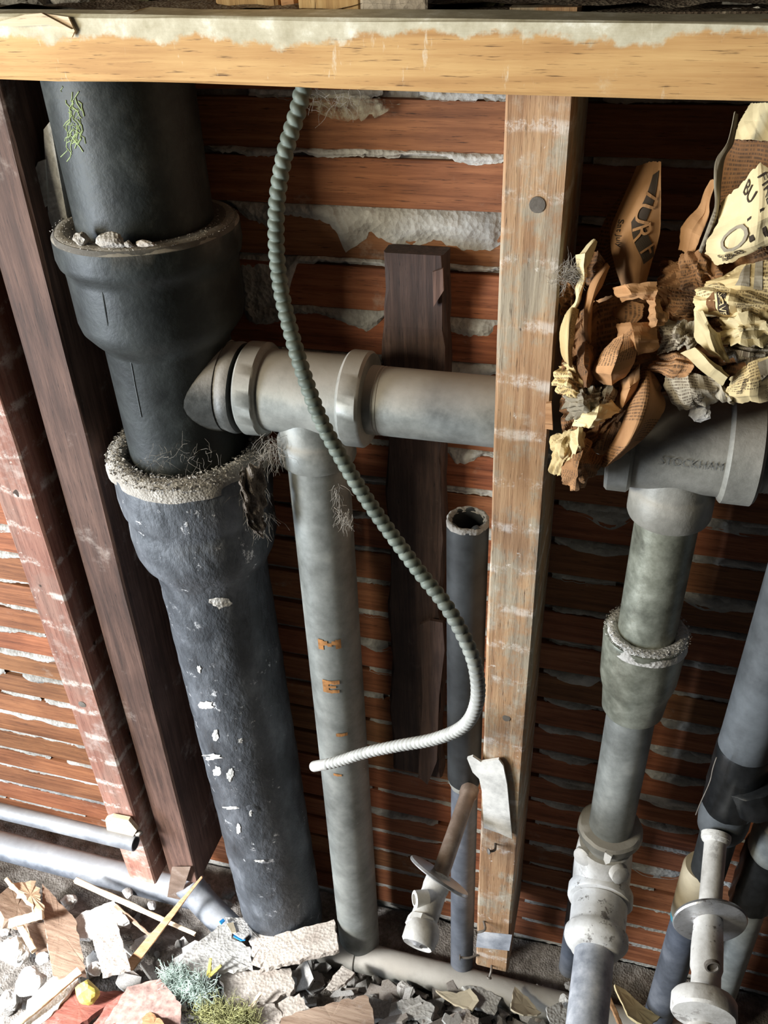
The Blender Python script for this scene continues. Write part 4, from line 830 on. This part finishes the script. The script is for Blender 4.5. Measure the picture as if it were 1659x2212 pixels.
sheet([[(1205, 790, -.094), (1228, 778, -.102), (1246, 790, -.102)], [(1194, 825, -.098), (1228, 830, -.114), (1262, 838, -.108)], [(1204, 852, -.096), (1236, 858, -.108), (1272, 872, -.106)]], 'papercream', 'tan torn paper collar against the stud, left of the wad', .005, 2.6, 37)
sheet([[(1252, 745, -.092), (1266, 735, -.104), (1282, 748, -.100)], [(1246, 790, -.098), (1265, 788, -.122), (1284, 790, -.108)], [(1258, 835, -.098), (1270, 838, -.116), (1280, 832, -.106)]], 'paperdark', 'brown rolled paper column, left of the curved sheet', .0025, 1.6, 38, swap=True)
sheet([[(1240, 672, -.092), (1258, 680, -.086), (1275, 690, -.082)], [(1238, 720, -.092), (1256, 722, -.086), (1276, 720, -.082)], [(1236, 765, -.092), (1252, 768, -.090), (1270, 760, -.084)]], 'paper', 'brown paper hollow inside the yellow roll', .004, 2.4, 39)
sheet([[(1226, 672, -.100), (1236, 664, -.110), (1252, 668, -.104)], [(1212, 700, -.104), (1228, 700, -.126), (1243, 702, -.112)], [(1210, 745, -.104), (1226, 748, -.126), (1236, 750, -.112)], [(1220, 780, -.102), (1228, 788, -.114), (1235, 795, -.106)]], 'papercream', 'pale yellow vertical paper roll beside the stud', .0012, 1.4, 40, swap=True, tear=.015)
sheet([[(1278, 522, -.080), (1286, 516, -.086), (1292, 522, -.084)], [(1246, 552, -.086), (1264, 548, -.104), (1278, 555, -.092)], [(1246, 578, -.088), (1262, 576, -.106), (1270, 576, -.094)], [(1254, 598, -.090), (1262, 604, -.098), (1268, 590, -.092)]], 'creamblank', 'bright yellow paper tip at the top left of the wad', .0010, 1.2, 41, 16, 24, tear=.01)
sheet([[(1258, 596, -.088), (1263, 598, -.094), (1269, 592, -.092)], [(1244, 622, -.090), (1252, 626, -.098), (1258, 622, -.094)], [(1240, 650, -.092), (1248, 652, -.102), (1255, 645, -.096)], [(1228, 668, -.094), (1236, 672, -.104), (1244, 668, -.098)]], 'creamblank', 'thin twisted pale strip joining the yellow tip and roll', .0010, 1.2, 42, 10, 26, tear=.01)
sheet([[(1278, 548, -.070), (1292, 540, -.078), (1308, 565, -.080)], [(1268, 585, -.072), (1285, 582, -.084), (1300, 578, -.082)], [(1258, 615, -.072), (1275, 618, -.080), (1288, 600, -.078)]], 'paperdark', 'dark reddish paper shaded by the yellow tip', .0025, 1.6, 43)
sheet([[(1310, 568, -.086), (1314, 570, -.090), (1318, 575, -.086)], [(1276, 612, -.092), (1290, 615, -.104), (1304, 612, -.094)], [(1266, 655, -.094), (1276, 660, -.108), (1284, 650, -.098)], [(1260, 705, -.092), (1268, 706, -.104), (1278, 690, -.098)], [(1268, 738, -.090), (1274, 742, -.098), (1278, 735, -.094)]], 'paperblank', 'long brown vertical strip right of the yellow roll', .001, 1.4, 44, 12, 40, tear=.01)
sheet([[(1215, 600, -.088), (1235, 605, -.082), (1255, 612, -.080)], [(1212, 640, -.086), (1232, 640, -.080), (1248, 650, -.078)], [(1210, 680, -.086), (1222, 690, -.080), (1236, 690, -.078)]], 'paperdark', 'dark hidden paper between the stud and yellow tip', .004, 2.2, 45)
wedge('wood_shaving', [at(x, y, -.0925) for x, y in ((1180, 868), (1192, 866), (1195, 925), (1178, 922))], .003, M['orangewood'], None, label='orange wood shaving on the edge of the middle stud beside newspaper', cat='wood')
# ================================================================== RUBBLE
def smooth(t): t = max(0, min(1, t)); return t*t*(3-2*t)
def bedz(x, y):
    b = -1.302+.036*smooth((-.085-y)/.055)*(1 if x < -.1 else .75)
    b += .014*smooth((-.45-x)/.2)*smooth((-.08-y)/.05)
    return b+.007*mnoise.noise(V((x*16, y*16, 3)))+.003*mnoise.noise(V((x*55, y*55, 8)))+.0015*mnoise.noise(V((x*150, y*150, 1)))
bumpy('rubble_bed', -1.5, .55, -.75, .03, 330, 130, bedz, M['dirt'], kind='stuff', label='grey dirt and fine plaster grit covering the floor', cat='dirt')
def plane_at(px, py, P0, n):
    v = ray(px, py); return CAM+v*((P0-CAM).dot(n)/v.dot(n))
def plate(name, poly, Z, tilt, th, mat, label, cat, jag=.0016, group=None, seed=0, curlamp=0):
    """broken flat piece: outline in view, lying at height Z on a plane tilted (dz/dx, dz/dy)"""
    rr = random.Random(seed+len(poly)*3+int(abs(poly[0][0]))); cx = sum(p[0] for p in poly)/len(poly); cy = sum(p[1] for p in poly)/len(poly)
    P0 = atz(cx, cy, Z); n = V((-tilt[0], -tilt[1], 1)).normalized(); pts = [plane_at(x, y, P0, n) for x, y in poly]
    ring_ = []
    for a, b in zip(pts, pts[1:]+pts[:1]):
        m = max(1, int((b-a).length/.006))
        for i in range(m):
            p = a.lerp(b, i/m); j = jag*(.4 if i == 0 else 1)
            ring_.append(p+V((rr.uniform(-j, j), rr.uniform(-j, j), 0)))
    c = sum(ring_, V())/len(ring_); m = len(ring_); top = []; 
    bend = lambda p: n*(curlamp*((p-c).length/.03)**2)
    inner = [c.lerp(p, .72)+n*rr.uniform(-.0001, .0001)+bend(c.lerp(p, .72))*.6 for p in ring_]
    vs = [c]+inner+[p+bend(p) for p in ring_]+[p-n*th+bend(p)+V((rr.uniform(-jag, jag), rr.uniform(-jag, jag), 0))*.7 for p in ring_]+[c-n*th]
    fs = []
    for i in range(m):
        k = (i+1) % m
        fs += [(0, 1+i, 1+k), (1+i, 1+m+i, 1+m+k, 1+k), (1+m+i, 1+2*m+i, 1+2*m+k, 1+m+k), (1+2*m+i, 1+3*m, 1+2*m+k)]
    return mk(name, *fixn(vs, fs), M[mat], None, label=label, cat=cat, group=group)
def rockmesh(r, flat, seed, sub=3, rough=.35):
    bm = bmesh.new(); bmesh.ops.create_icosphere(bm, subdivisions=sub, radius=1)
    for v in bm.verts:
        d = v.co.normalized(); k = 1+rough*mnoise.noise(d*1.3+V((seed, 0, 0)))+rough*.5*mnoise.noise(d*3.1+V((0, seed, 0)))+.09*mnoise.noise(d*8+V((0, 0, seed)))
        # flatten to facets
        for q in range(6):
            rq = random.Random(seed*13+q); nn = V((rq.gauss(0, 1), rq.gauss(0, 1), rq.gauss(0, 1))).normalized(); lim = .62+.25*rq.random()
            if d.dot(nn)*k > lim: k = lim/d.dot(nn)
        v.co = V((d.x*k*flat[0], d.y*k*flat[1], d.z*k*flat[2]))*r
    bm.verts.index_update(); out = [v.co.copy() for v in bm.verts], [tuple(v.index for v in f.verts) for f in bm.faces]; bm.free(); return out
def chunk(px, py, Z, rpx, mat, label, cat='plaster chunk', flat=(1, .9, .65), seed=0, group=None, Y=None, name='plaster_chunk', rough=.35):
    p = atz(px, py, Z) if Y is None else at(px, py, Y); r = rpx*((p-CAM).dot(WW))/F
    vs, fs = rockmesh(r, flat, seed+px*.13, 3, rough); return mk(name, [v+p for v in vs], fs, M[mat], None, label=label, cat=cat, group=group)
def stick(a, b, Za, Zb, wpx, mat, label, cat='splinter', name='wood_splinter', t=.004, w1=None, side=None, n=10, jit=.0005, seed=0):
    A, B = atz(*a, Za), atz(*b, Zb); sc = ((A+B)/2-CAM).dot(WW)/F
    return mk(name, *board(A, B, side or RR, wpx*sc, t, n, jit, seed, None if w1 is None else w1*sc), M[mat], None, label=label, cat=cat)
# --- left heap
plate('wood_block', [(0, 1932), (22, 1912), (82, 1972), (92, 1990), (10, 1984), (-12, 1950)], -1.205, (-.3, -.35), .02, 'brownwood', 'dark brown board end at the left edge of the rubble', 'wood')
plate('split_board', [(24, 1908), (78, 1904), (96, 1962), (84, 1976), (58, 1944)], -1.198, (-.2, -.5), .006, 'palewood', 'frayed tan board end sticking up at left of the rubble', 'wood', .003)
stick((13, 1899), (60, 1950), -1.188, -1.205, 9, 'palewood', 'thin pale splinter on the frayed board end', w1=6)
stick((20, 1994), (93, 1975), -1.185, -1.180, 19, 'palewood', 'short cream wood stick lying across the grey-brown board', t=.008)
stick((42, 1998), (74, 2054), -1.200, -1.205, 14, 'palewood', 'short cream stick pointing down below the crossing stick', t=.008)
plate('wood_block', [(56, 1998), (102, 1990), (104, 2050), (76, 2056)], -1.215, (-.1, -.1), .016, 'brownwood', 'small dark brown wood block beside the cream sticks', 'wood')
plate('broken_board', [(91, 1908), (135, 1956), (165, 1988), (166, 2010), (172, 2030), (186, 2104), (114, 2108), (101, 2018), (92, 1972)], -1.205, (-.1, -.25), .007, 'brownwood', 'grey-brown broken board with a pointed top end in the rubble', 'wood', .001)
plate('plaster_sheet', [(177, 1972), (246, 1945), (279, 1990), (253, 2000), (211, 2022), (165, 2026), (158, 1988)], -1.222, (.05, -.15), .006, 'whiteplaster', 'bright white plaster sheet between the boards', 'plaster')
plate('broken_board', [(219, 2005), (251, 1988), (266, 2040), (282, 2090), (222, 2106), (200, 2028)], -1.208, (.1, -.3), .006, 'tanrubble', 'whitewashed short board leaning on the white plaster sheet', 'wood', .001)
stick((279, 2088), (437, 1893), -1.225, -1.150, 24, 'orangewood', 'long orange-brown splinter pointing up beside the soil stack', t=.006, w1=4)
stick((163, 1902), (422, 2018), -1.200, -1.215, 13, 'palewood', 'long pale yellow splinter lying across the rubble', t=.005, w1=8)
stick((250, 1958), (335, 2030), -1.225, -1.235, 10, 'brownwood', 'thin grey splinter under the pale yellow one', t=.004, w1=5)
for i, (x, y, Z, r, m, l) in enumerate(((28, 2058, -1.222, 36, 'whiteplaster', 'large white plaster chunk at the left edge of the rubble'), (62, 2122, -1.212, 34, 'whiteplaster', 'rounded pale chunk below the large white chunk'), (92, 2068, -1.225, 17, 'whiteplaster', 'small pale chunk left of the grey-brown board'), (148, 1948, -1.235, 20, 'whiteplaster', 'white clod behind the white plaster sheet'),
        (203, 2094, -1.215, 17, 'whiteplaster', 'bright white crumb beside the whitewashed board'), (275, 1929, -1.245, 13, 'whiteplaster', 'small white lump by the floor pipe'), (328, 1955, -1.240, 11, 'whiteplaster', 'white cube-like crumb right of the pale splinter'), (490, 1930, -1.26, 17, 'greyrubble', 'grey lump touching the foot of the soil stack'),
        (8, 2010, -1.225, 18, 'greyrubble', 'grey chunk at the left edge beside the cream stick'), (20, 2160, -1.225, 26, 'greyrubble', 'dark grey chunk in the lower left corner'), (120, 2120, -1.215, 16, 'whiteplaster', 'white lump under the grey-brown board'), (488, 1952, -1.262, 14, 'greyrubble', 'grey lump below the one at the stack foot'),
        (1222, 2160, -1.262, 16, 'whiteplaster', 'white lump left of the whitewashed stub pipe'), (1160, 2150, -1.275, 22, 'greyrubble', 'grey clod under the dark right bay'), (875, 2142, -1.275, 20, 'greyrubble', 'grey clod in front of the floor drain pipe'), (1232, 2130, -1.27, 12, 'greyrubble', 'small knobbly grey lump at the foot of the right bay'))):
    chunk(x, y, Z, r, m, l, seed=i)
plate('plaster_sheet', [(52, 2200), (60, 2160), (110, 2112), (165, 2095), (170, 2120), (110, 2195), (60, 2240)], -1.195, (-.05, -.2), .006, 'whiteplaster', 'glaring white plaster sheet in the lower left corner', 'plaster')
stick((20, 2225), (172, 2097), -1.176, -1.188, 20, 'palewood', 'pale lath strip on the glaring white sheet', t=.005)
plate('painted_board', [(74, 2222), (120, 2170), (168, 2124), (214, 2140), (268, 2142), (150, 2230)], -1.200, (.1, -.35), .008, 'redboard', 'dark red-brown painted board at the bottom left', 'wood', .001)
plate('painted_board', [(196, 2222), (232, 2168), (276, 2138), (286, 2150), (240, 2225)], -1.192, (.3, -.3), .006, 'redboard', 'second red-brown painted board beside the woven sheet', 'wood', .001)
plate('woven_sheet', [(216, 2225), (258, 2160), (274, 2132), (346, 2114), (368, 2140), (392, 2172), (388, 2230)], -1.190, (.05, -.25), .003, 'weave', 'pinkish-brown woven-textured sheet at the bottom left', 'sheet', .001)
chunk(192, 2142, -1.178, 30, 'yellow', 'yellow rounded lump on the red-brown board', 'lump', (.85, .8, 1.15), 3, name='yellow_lump', rough=.15)
plate('bark_curl', [(306, 2222), (306, 2200), (320, 2184), (350, 2205), (362, 2230)], -1.175, (.3, -.5), .005, 'orangewood', 'curled brown bark bit on the woven sheet', 'bark', .001)
def fluff(name, spots, n, L, mat, label, cat, seed, Z=None, Y=None, r=.0005, down=0, parent=None):
    rr = random.Random(seed); parts = []
    for _ in range(n):
        px, py, sp = rr.choice(spots); x, y = px+rr.gauss(0, sp), py+rr.gauss(0, sp*.8)
        p = (atz(x, y, Z) if Y is None else at(x, y, Y))+V((0, 0, rr.uniform(0, .008)))
        d = V((rr.gauss(0, 1), rr.gauss(0, 1), rr.gauss(0, .8)-down)).normalized(); pts = [p]
        for k in range(4):
            d = (d+V((rr.gauss(0, .5), rr.gauss(0, .5), rr.gauss(0, .5)-down*.4))).normalized(); pts.append(pts[-1]+d*L/4*rr.uniform(.6, 1.3))
        parts.append(sweep(pts, lambda i, a, s: r*(1-.15*i), 4, False))
    return mk(name, *join(*parts), M[mat], parent, label=label, cat=cat)
fluff('insulation_tuft', [(395, 2125, 16), (430, 2142, 16), (375, 2112, 10)], 900, .022, 'green', 'pale green fibrous fluff at the bottom left of middle', 'fluff', 1, Z=-1.205, r=.0005)
fluff('insulation_tuft', [(450, 2195, 16), (490, 2200, 18), (525, 2205, 14)], 900, .022, 'yellowfluff', 'yellow-green fibrous fluff at the bottom edge', 'fluff', 2, Z=-1.212, r=.0005)
stick((450, 2110), (455, 2070), -1.20, -1.185, 9, 'yellow', 'small bright yellow stalk on the grey plaster sheet', 'stalk', 'yellow_stalk', .004, 6)
stick((452, 2108), (478, 2085), -1.20, -1.19, 8, 'yellow', 'small yellow side stalk leaning right', 'stalk', 'yellow_stalk', .004, 5)
# --- middle
plate('plaster_sheet', [(384, 2080), (420, 2040), (456, 2014), (486, 1981), (500, 2010), (500, 2026), (540, 2046), (546, 2090), (472, 2098), (416, 2114)], -1.218, (.05, -.3), .005, 'plaster', 'grey wing-shaped plaster sheet below the short pipe end', 'plaster')
wp = empty('torn_carton', atz(512, 2005, -1.225), 'white torn packet with blue stripes at the foot of the soil stack', 'packet')
def tocolour(o, parent):
    o.parent = parent; o.location = V(o.location)-WORLD[parent.name]
    for k in ('label', 'category'):
        if k in o: del o[k]
for poly, m_, nm, zz_ in (([(487, 1981), (530, 1983), (540, 2016), (526, 2028), (503, 2014)], 'whiteplaster', 'panel', -1.212), ([(508, 2012), (528, 2022), (530, 2030), (520, 2031), (504, 2022)], 'bluepaint', 'stripe', -1.208), ([(474, 1990), (482, 1984), (486, 1988), (478, 1996)], 'bluepaint', 'stripe', -1.210), ([(489, 1995), (504, 1992), (510, 2012), (500, 2014)], 'cream', 'inner_face', -1.2085)):
    tocolour(plate(nm, poly, zz_, (.1, -.6), .0015, m_, None, None, .0004), wp)
plate('scrap', [(540, 1990), (583, 2011), (594, 2030), (621, 2050), (600, 2068), (551, 2084), (540, 2042)], -1.214, (.1, -.25), .004, 'tanrubble', 'dusty pinkish scrap beside the white packet', 'scrap', .003)
plate('lath_piece', [(594, 2020), (722, 1986), (731, 2051), (562, 2094)], -1.200, (.15, -.15), .007, 'tanrubble', 'grey plaster-coated lath piece pointing at the drop pipe', 'lath', .0012)
chunk(548, 1996, -1.222, 17, 'whiteplaster', 'pale lump on the dusty pinkish scrap', seed=21); chunk(570, 2008, -1.226, 12, 'whiteplaster', 'small pale lump right of the packet', seed=22)
plate('plaster_slab', [(470, 2100), (540, 2096), (628, 2091), (636, 2136), (590, 2163), (540, 2170), (500, 2175), (488, 2150)], -1.226, (.03, -.15), .009, 'tanrubble', 'tan plaster slab in the middle foreground', 'plaster', .0025)
stick((562, 2145), (530, 2195), -1.205, -1.212, 8, 'palewood', 'thin grey splinter on the tan plaster slab', t=.003, w1=4)
plate('plaster_flake', [(698, 2140), (738, 2086), (766, 2100), (744, 2124)], -1.235, (.2, -.3), .004, 'tanrubble', 'long tan flake leaning up in the rubble right of middle', 'plaster flake')
plate('plaster_slab', [(608, 2198), (700, 2172), (789, 2148), (806, 2180), (812, 2230), (600, 2230)], -1.218, (.03, -.2), .008, 'brownwood', 'brown slab at the bottom edge under tan flakes', 'slab', .002)
plate('plaster_flake', [(532, 2172), (592, 2168), (610, 2196), (596, 2225), (545, 2225)], -1.220, (-.1, -.15), .006, 'tanrubble', 'pale flake at the bottom edge below the tan slab', 'plaster flake', .002)
plate('plaster_flake', [(594, 2169), (646, 2145), (668, 2178), (612, 2197)], -1.226, (.1, -.2), .006, 'tanrubble', 'four-sided tan flake beside the brown slab', 'plaster flake', .002)
plate('plaster_flake', [(941, 2142), (985, 2146), (1016, 2137), (1034, 2164), (1020, 2184), (983, 2170)], -1.258, (.05, -.25), .003, 'cream', 'cream curled flake before the middle stud', 'plaster flake', .0015, curlamp=.003)
plate('plaster_flake', [(999, 2129), (1040, 2132), (1084, 2156), (1070, 2190), (1024, 2171)], -1.264, (-.1, -.2), .005, 'plaster', 'grey flake under the end of the middle stud', 'plaster flake', .002)
plate('plaster_flake', [(1111, 2133), (1140, 2155), (1168, 2190), (1130, 2194), (1102, 2180)], -1.250, (-.2, -.35), .003, 'cream', 'pale pointed flake right of the middle stud', 'plaster flake', .0012, curlamp=.003)
plate('paper_curl', [(1326, 2130), (1350, 2140), (1390, 2175), (1428, 2196), (1398, 2222), (1356, 2195)], -1.235, (-.2, -.4), .003, 'creamblank', 'white curled scrap right of the whitewashed stub pipe', 'scrap', .0008, curlamp=.002)
stick((1316, 2158), (1345, 2225), -1.245, -1.235, 10, 'orangewood', 'thin orange wood strip beside the white curled scrap', t=.004)
plate('plaster_flake', [(1180, 2175), (1212, 2165), (1238, 2195), (1232, 2230), (1190, 2225)], -1.245, (0, -.3), .004, 'plaster', 'grey-white flake left of the stub pipe bottom', 'plaster flake')
plate('plaster_flake', [(858, 2165), (905, 2150), (940, 2175), (930, 2200), (870, 2195)], -1.252, (.1, -.2), .006, 'plaster', 'grey slab flake left of the cream curled flake', 'plaster flake', .002)
plate('plaster_flake', [(965, 2195), (1005, 2178), (1035, 2200), (1020, 2230), (970, 2230)], -1.245, (.1, -.3), .004, 'tanrubble', 'tan flake at the bottom edge below the cream flake', 'plaster flake', .002)
# --- scattered small pieces
rs_ = random.Random(11)
def line_y(x): return interp([(0, 1945), (300, 1975), (480, 2040), (700, 2085), (840, 2125), (1040, 2140), (1240, 2150), (1440, 2195)])(x)
flk = []
for q in range(7):
    rr = random.Random(q+40); n = rr.randint(5, 7); ang = sorted(rr.uniform(0, 2*pi) for _ in range(n)); outl = [(math.cos(a)*rr.uniform(.6, 1.1), math.sin(a)*rr.uniform(.45, 1.0)) for a in ang]
    vs = [V((x, y, 0.0)) for x, y in outl]+[V((x*.95, y*.95, -.16)) for x, y in outl]; m = n
    fs = [tuple(range(m)), tuple(range(2*m-1, m-1, -1))]+[(i, i+m, (i+1) % m+m, (i+1) % m) for i in range(m)]
    flk.append(fixn(vs, fs))
KINDS = {}
ZONES = ((90, 'at the left edge of the rubble'), (200, 'under the broken boards'), (330, 'near the orange splinter'), (480, 'below the short pipe end'), (620, 'before the soil stack'), (760, 'before the drop pipe'), (890, 'below the left stop valve'), (1010, 'before the floor drain pipe'), (1110, 'under the middle stud'), (1250, 'left of the whitewashed stub'), (9999, 'right of the whitewashed stub'))
def where(px, py, r):
    size = 'tiny' if r < .0055 else 'small' if r < .0115 else 'palm-sized' if r > .021 else 'middling'
    yl = line_y(px); t = (py-yl)/(2212-yl)
    row = 'at the back' if t < .25 else 'at the photo bottom' if t > .72 else 'midway'
    return size, next(n for lim, n in ZONES if px < lim), row
def scatter(kind, mat, label, group, cat, px, py, dz, r, shape, tiltmax):
    size, zone, row = where(px, py, r); colour = group.split()[0]
    label = '%s %s plaster %s %s, %s' % (size, colour, 'flake' if kind == 'plaster_flake' else 'crumb', zone, row)
    key_ = (kind, mat, shape)
    if key_ not in KINDS:
        vs, fs = flk[shape] if kind == 'plaster_flake' else rockmesh(1, (1, .85, .7), shape*3.7, 2)
        me = bpy.data.meshes.new(kind); me.from_pydata([tuple(v) for v in vs], [], fs); me.materials.append(M[mat]); KINDS[key_] = me
    p0 = atz(px, py, -1.27); p = atz(px, py, bedz(p0.x, p0.y)+dz)
    o = bpy.data.objects.new(kind, KINDS[key_]); COL.objects.link(o); o.location = p+V((0, 0, Z0)); o.scale = (r, r, r)
    o.rotation_euler = (rs_.uniform(-tiltmax, tiltmax)-.15, rs_.uniform(-tiltmax, tiltmax), rs_.uniform(0, 6.3)); tag(o, label, cat, group)
for i in range(275):
    x = rs_.uniform(-10, 1440) if i < 190 else rs_.uniform(560, 1250); yl = line_y(x); y = yl+12+(2235-yl)*rs_.random()**1.15
    if 480 < x < 700 and y < 2030: continue
    left = x < 560
    m_ = rs_.choice(('whiteplaster', 'whiteplaster', 'plaster', 'tanrubble') if left else ('tanrubble', 'plaster', 'tanrubble', 'whiteplaster', 'plaster'))
    nm = {'whiteplaster': 'white', 'plaster': 'grey', 'tanrubble': 'tan'}[m_]; r = rs_.choice((.006, .009, .013, .018, .026))*rs_.uniform(.8, 1.2)
    scatter('plaster_flake', m_, '', '%s plaster flakes in the rubble' % nm, 'plaster flake', x, y, r*(.36 if r < .02 else .55), r, rs_.randrange(7), .5)
for i in range(110):
    x = rs_.uniform(-10, 1440); yl = line_y(x); y = yl-8+(2235-yl)*rs_.random()
    if 480 < x < 700 and y < 2030: continue
    m_ = rs_.choice(('greyrubble', 'whiteplaster', 'greyrubble')); nm = 'grey' if m_ == 'greyrubble' else 'white'; r = rs_.choice((.003, .005, .007, .010))*rs_.uniform(.8, 1.2)
    scatter('plaster_crumb', m_, '', '%s plaster crumbs in the rubble' % nm, 'plaster crumb', x, y, r*.4, r, rs_.randrange(5), 1.5)
# --- scraps on the studs
wedge('torn_scrap', [at(x, y, -.094) for x, y in ((1010, 1634), (1022, 1630), (1040, 1642), (1078, 1636), (1088, 1650), (1096, 1690), (1107, 1808), (1080, 1796), (1046, 1784), (1042, 1706), (1036, 1678), (1022, 1664))], .0028, M['whitepaint'], None, label='torn white painted scrap on the side of the middle stud', cat='scrap')
wedge('paint_band', [at(x, y, -.0914) for x, y in ((1032, 2012), (1070, 2016), (1106, 2020), (1100, 2054), (1028, 2046))], -.0006, M['bluewhite'], cstud, label='pale blue-white paint band')
wedge('lath_stub', [at(x, y, -.0935) for x, y in ((232, 1762), (246, 1757), (282, 1764), (300, 1786), (290, 1802), (236, 1786))], .006, M['palewood'], None, label='pale broken lath stub on the reddish stud above the open pipe', cat='wood')
chunk(300, 1800, 0, 9, 'nail', 'tiny rusty clod at the end of the lath stub', 'clod', seed=5, Y=-.096, name='rust_clod')
# --- stones on the upper hub rim
chunk(178, 517, 0, 19, 'crust', 'small pointed grey stone on the rim of the upper hub', 'stone', (1, .8, .8), 2, Y=-.1105, name='mortar_stone')
chunk(240, 521, 0, 27, 'crust', 'larger pale mortar block on the rim of the upper hub', 'stone', (1.35, .7, .72), 8, Y=-.1145, name='mortar_stone', rough=.2)
chunk(312, 526, 0, 15, 'tanrubble', 'flat reddish stone on the rim right of the mortar block', 'stone', (1.4, .7, .5), 4, Y=-.1130, name='mortar_stone')
chunk(278, 528, 0, 10, 'crust', 'tiny stone touching the right end of the mortar block', 'stone', (1, .8, .8), 6, Y=-.1155, name='mortar_stone')
# --- lint and cobwebs
fluff('lint_fringe', [(535, 1090, 12), (560, 1120, 9), (520, 1060, 10), (548, 1060, 9)], 150, .026, 'lint', None, None, 5, parent=st, Y=-.078, r=.0002, down=1.4)
fluff('lint_tuft', [(730, 1065, 6), (738, 1110, 8), (745, 1125, 7)], 70, .018, 'lint', None, None, 6, parent=g, Y=-.078, r=.0002, down=1.2)
fluff('lint_tuft', [(582, 960, 10), (600, 985, 10), (575, 990, 8)], 110, .022, 'lint', None, None, 7, parent=g, Y=-.080, r=.00018, down=.8)
fluff('lint_tuft', [(1218, 612, 9), (1235, 600, 7)], 120, .016, 'lint', 'grey lint clump between the middle stud and newspaper', 'lint', 8, Y=-.096, r=.00015)
fluff('lint_tuft', [(262, 985, 5), (252, 1000, 5), (248, 1012, 4)], 120, .010, 'lint', None, None, 9, parent=st, Y=-.07, r=.00025)
fluff('lint_tuft', [(690, 212, 10), (740, 216, 16)], 40, .02, 'lint', 'cobweb strands hanging below the beam beside the cable', 'lint', 10, Y=-.01, r=.00015, down=.6)
fluff('lint_tuft', [(380, 1000, 20), (430, 1000, 25), (340, 1005, 15)], 60, .02, 'lint', None, None, 12, parent=st, Y=-.108, r=.00013)
# --- white clod on the tee under the paper
chunk(1515, 892, 0, 26, 'whiteplaster', 'white plaster bit resting on the grey tee below the newspaper', seed=31, Y=-.095, flat=(.8, .5, 1.0))
# --- blocks and stones above the beam
def topblock(x0, x1, Y, mat, label, z1=.05):
    a = at(x0, 30, Y); b = at(x1, 30, Y); zb_ = -.067
    mk('wood_block', *fixn(*rings([(z, a.x, b.x, Y, Y+.05) for z in (zb_, -.03, 0, z1)], 'z', .0015, .001, x0)), M[mat], None, label=label, cat='wood block')
topblock(470, 600, -.070, 'block', 'yellow wood block end above the beam, left of the split one')
topblock(645, 778, -.086, 'block', 'split orange-tan wood block end above the beam')
topblock(779, 925, -.088, 'tanrubble', 'pale dusty block standing above the beam right of the split block')
topblock(608, 640, -.075, 'orangewood', 'narrow reddish splintered wood end above the beam')
for i, (x, y, r, m_, Y, l) in enumerate(((60, 8, 60, 'greyrubble', -.05, 'grey stone on the ledge in the upper left corner'), (170, 6, 55, 'greyrubble', -.04, 'second grey stone on the ledge, upper left'), (300, 2, 60, 'moss', -.03, 'dark mossy stone above the beam'), (410, 4, 55, 'moss', -.035, 'mossy stone left of the yellow wood block'), (1178, 16, 14, 'whiteplaster', -.07, 'round white pebble on the ledge above the middle stud'),
        (1130, 4, 36, 'greyrubble', -.03, 'grey stone left of the round white pebble'), (1285, 6, 16, 'whiteplaster', -.06, 'small white pebble on the ledge, right of the round one'), (1355, 0, 40, 'whiteplaster', -.04, 'large pale stone on the ledge at right'), (1430, 12, 26, 'tanrubble', -.055, 'tan angular stone on the ledge'), (1426, 33, 12, 'whiteplaster', -.085, 'tiny white chip on the beam edge'), (1485, 33, 6, 'whiteplaster', -.085, 'tiny white grain on the beam edge, further right'),
        (1500, 6, 34, 'greyrubble', -.04, 'brownish stone between the tan stone and pale slab'), (1605, 4, 44, 'whiteplaster', -.05, 'pale flat slab stone in the upper right corner'), (1588, 26, 15, 'whiteplaster', -.078, 'white pebble under the pale slab stone'), (1630, 24, 14, 'whiteplaster', -.075, 'second white pebble under the pale slab stone'), (985, 2, 40, 'greyrubble', -.03, 'dark grey stone right of the pale dusty block'), (1060, 8, 30, 'moss', -.045, 'brown clod on the ledge above the stud'))):
    chunk(x, y, 0, r, m_, l, 'stone', (1.2, .9, .6), 50+i, Y=Y, name='stone')

sheet([[(512, 1018, -.098), (540, 1000, -.092), (572, 985, -.080)], [(520, 1070, -.104), (545, 1062, -.096), (578, 1050, -.080)], [(530, 1120, -.104), (552, 1122, -.096), (574, 1110, -.082)], [(548, 1150, -.100), (562, 1160, -.094), (574, 1168, -.086)]], 'lintsheet', 'ragged dusty rag draped over the right side of the lower hub', .006, 3, 61, 24, 34, tear=.12, group=None, name='dusty_rag', cat='rag')

sheet([[(652, 196, .006), (720, 200, .010), (800, 205, .012), (900, 212, .012)], [(664, 225, .012), (722, 232, .016), (800, 228, .018), (880, 222, .018)], [(680, 248, .018), (730, 262, .020), (790, 262, .022), (840, 244, .022)]], 'web', 'dusty cobweb sheet under the beam right of the cable', .001, 2, 62, 26, 14, tear=.15, group=None, name='cobweb', cat='cobweb', thick=.0002)
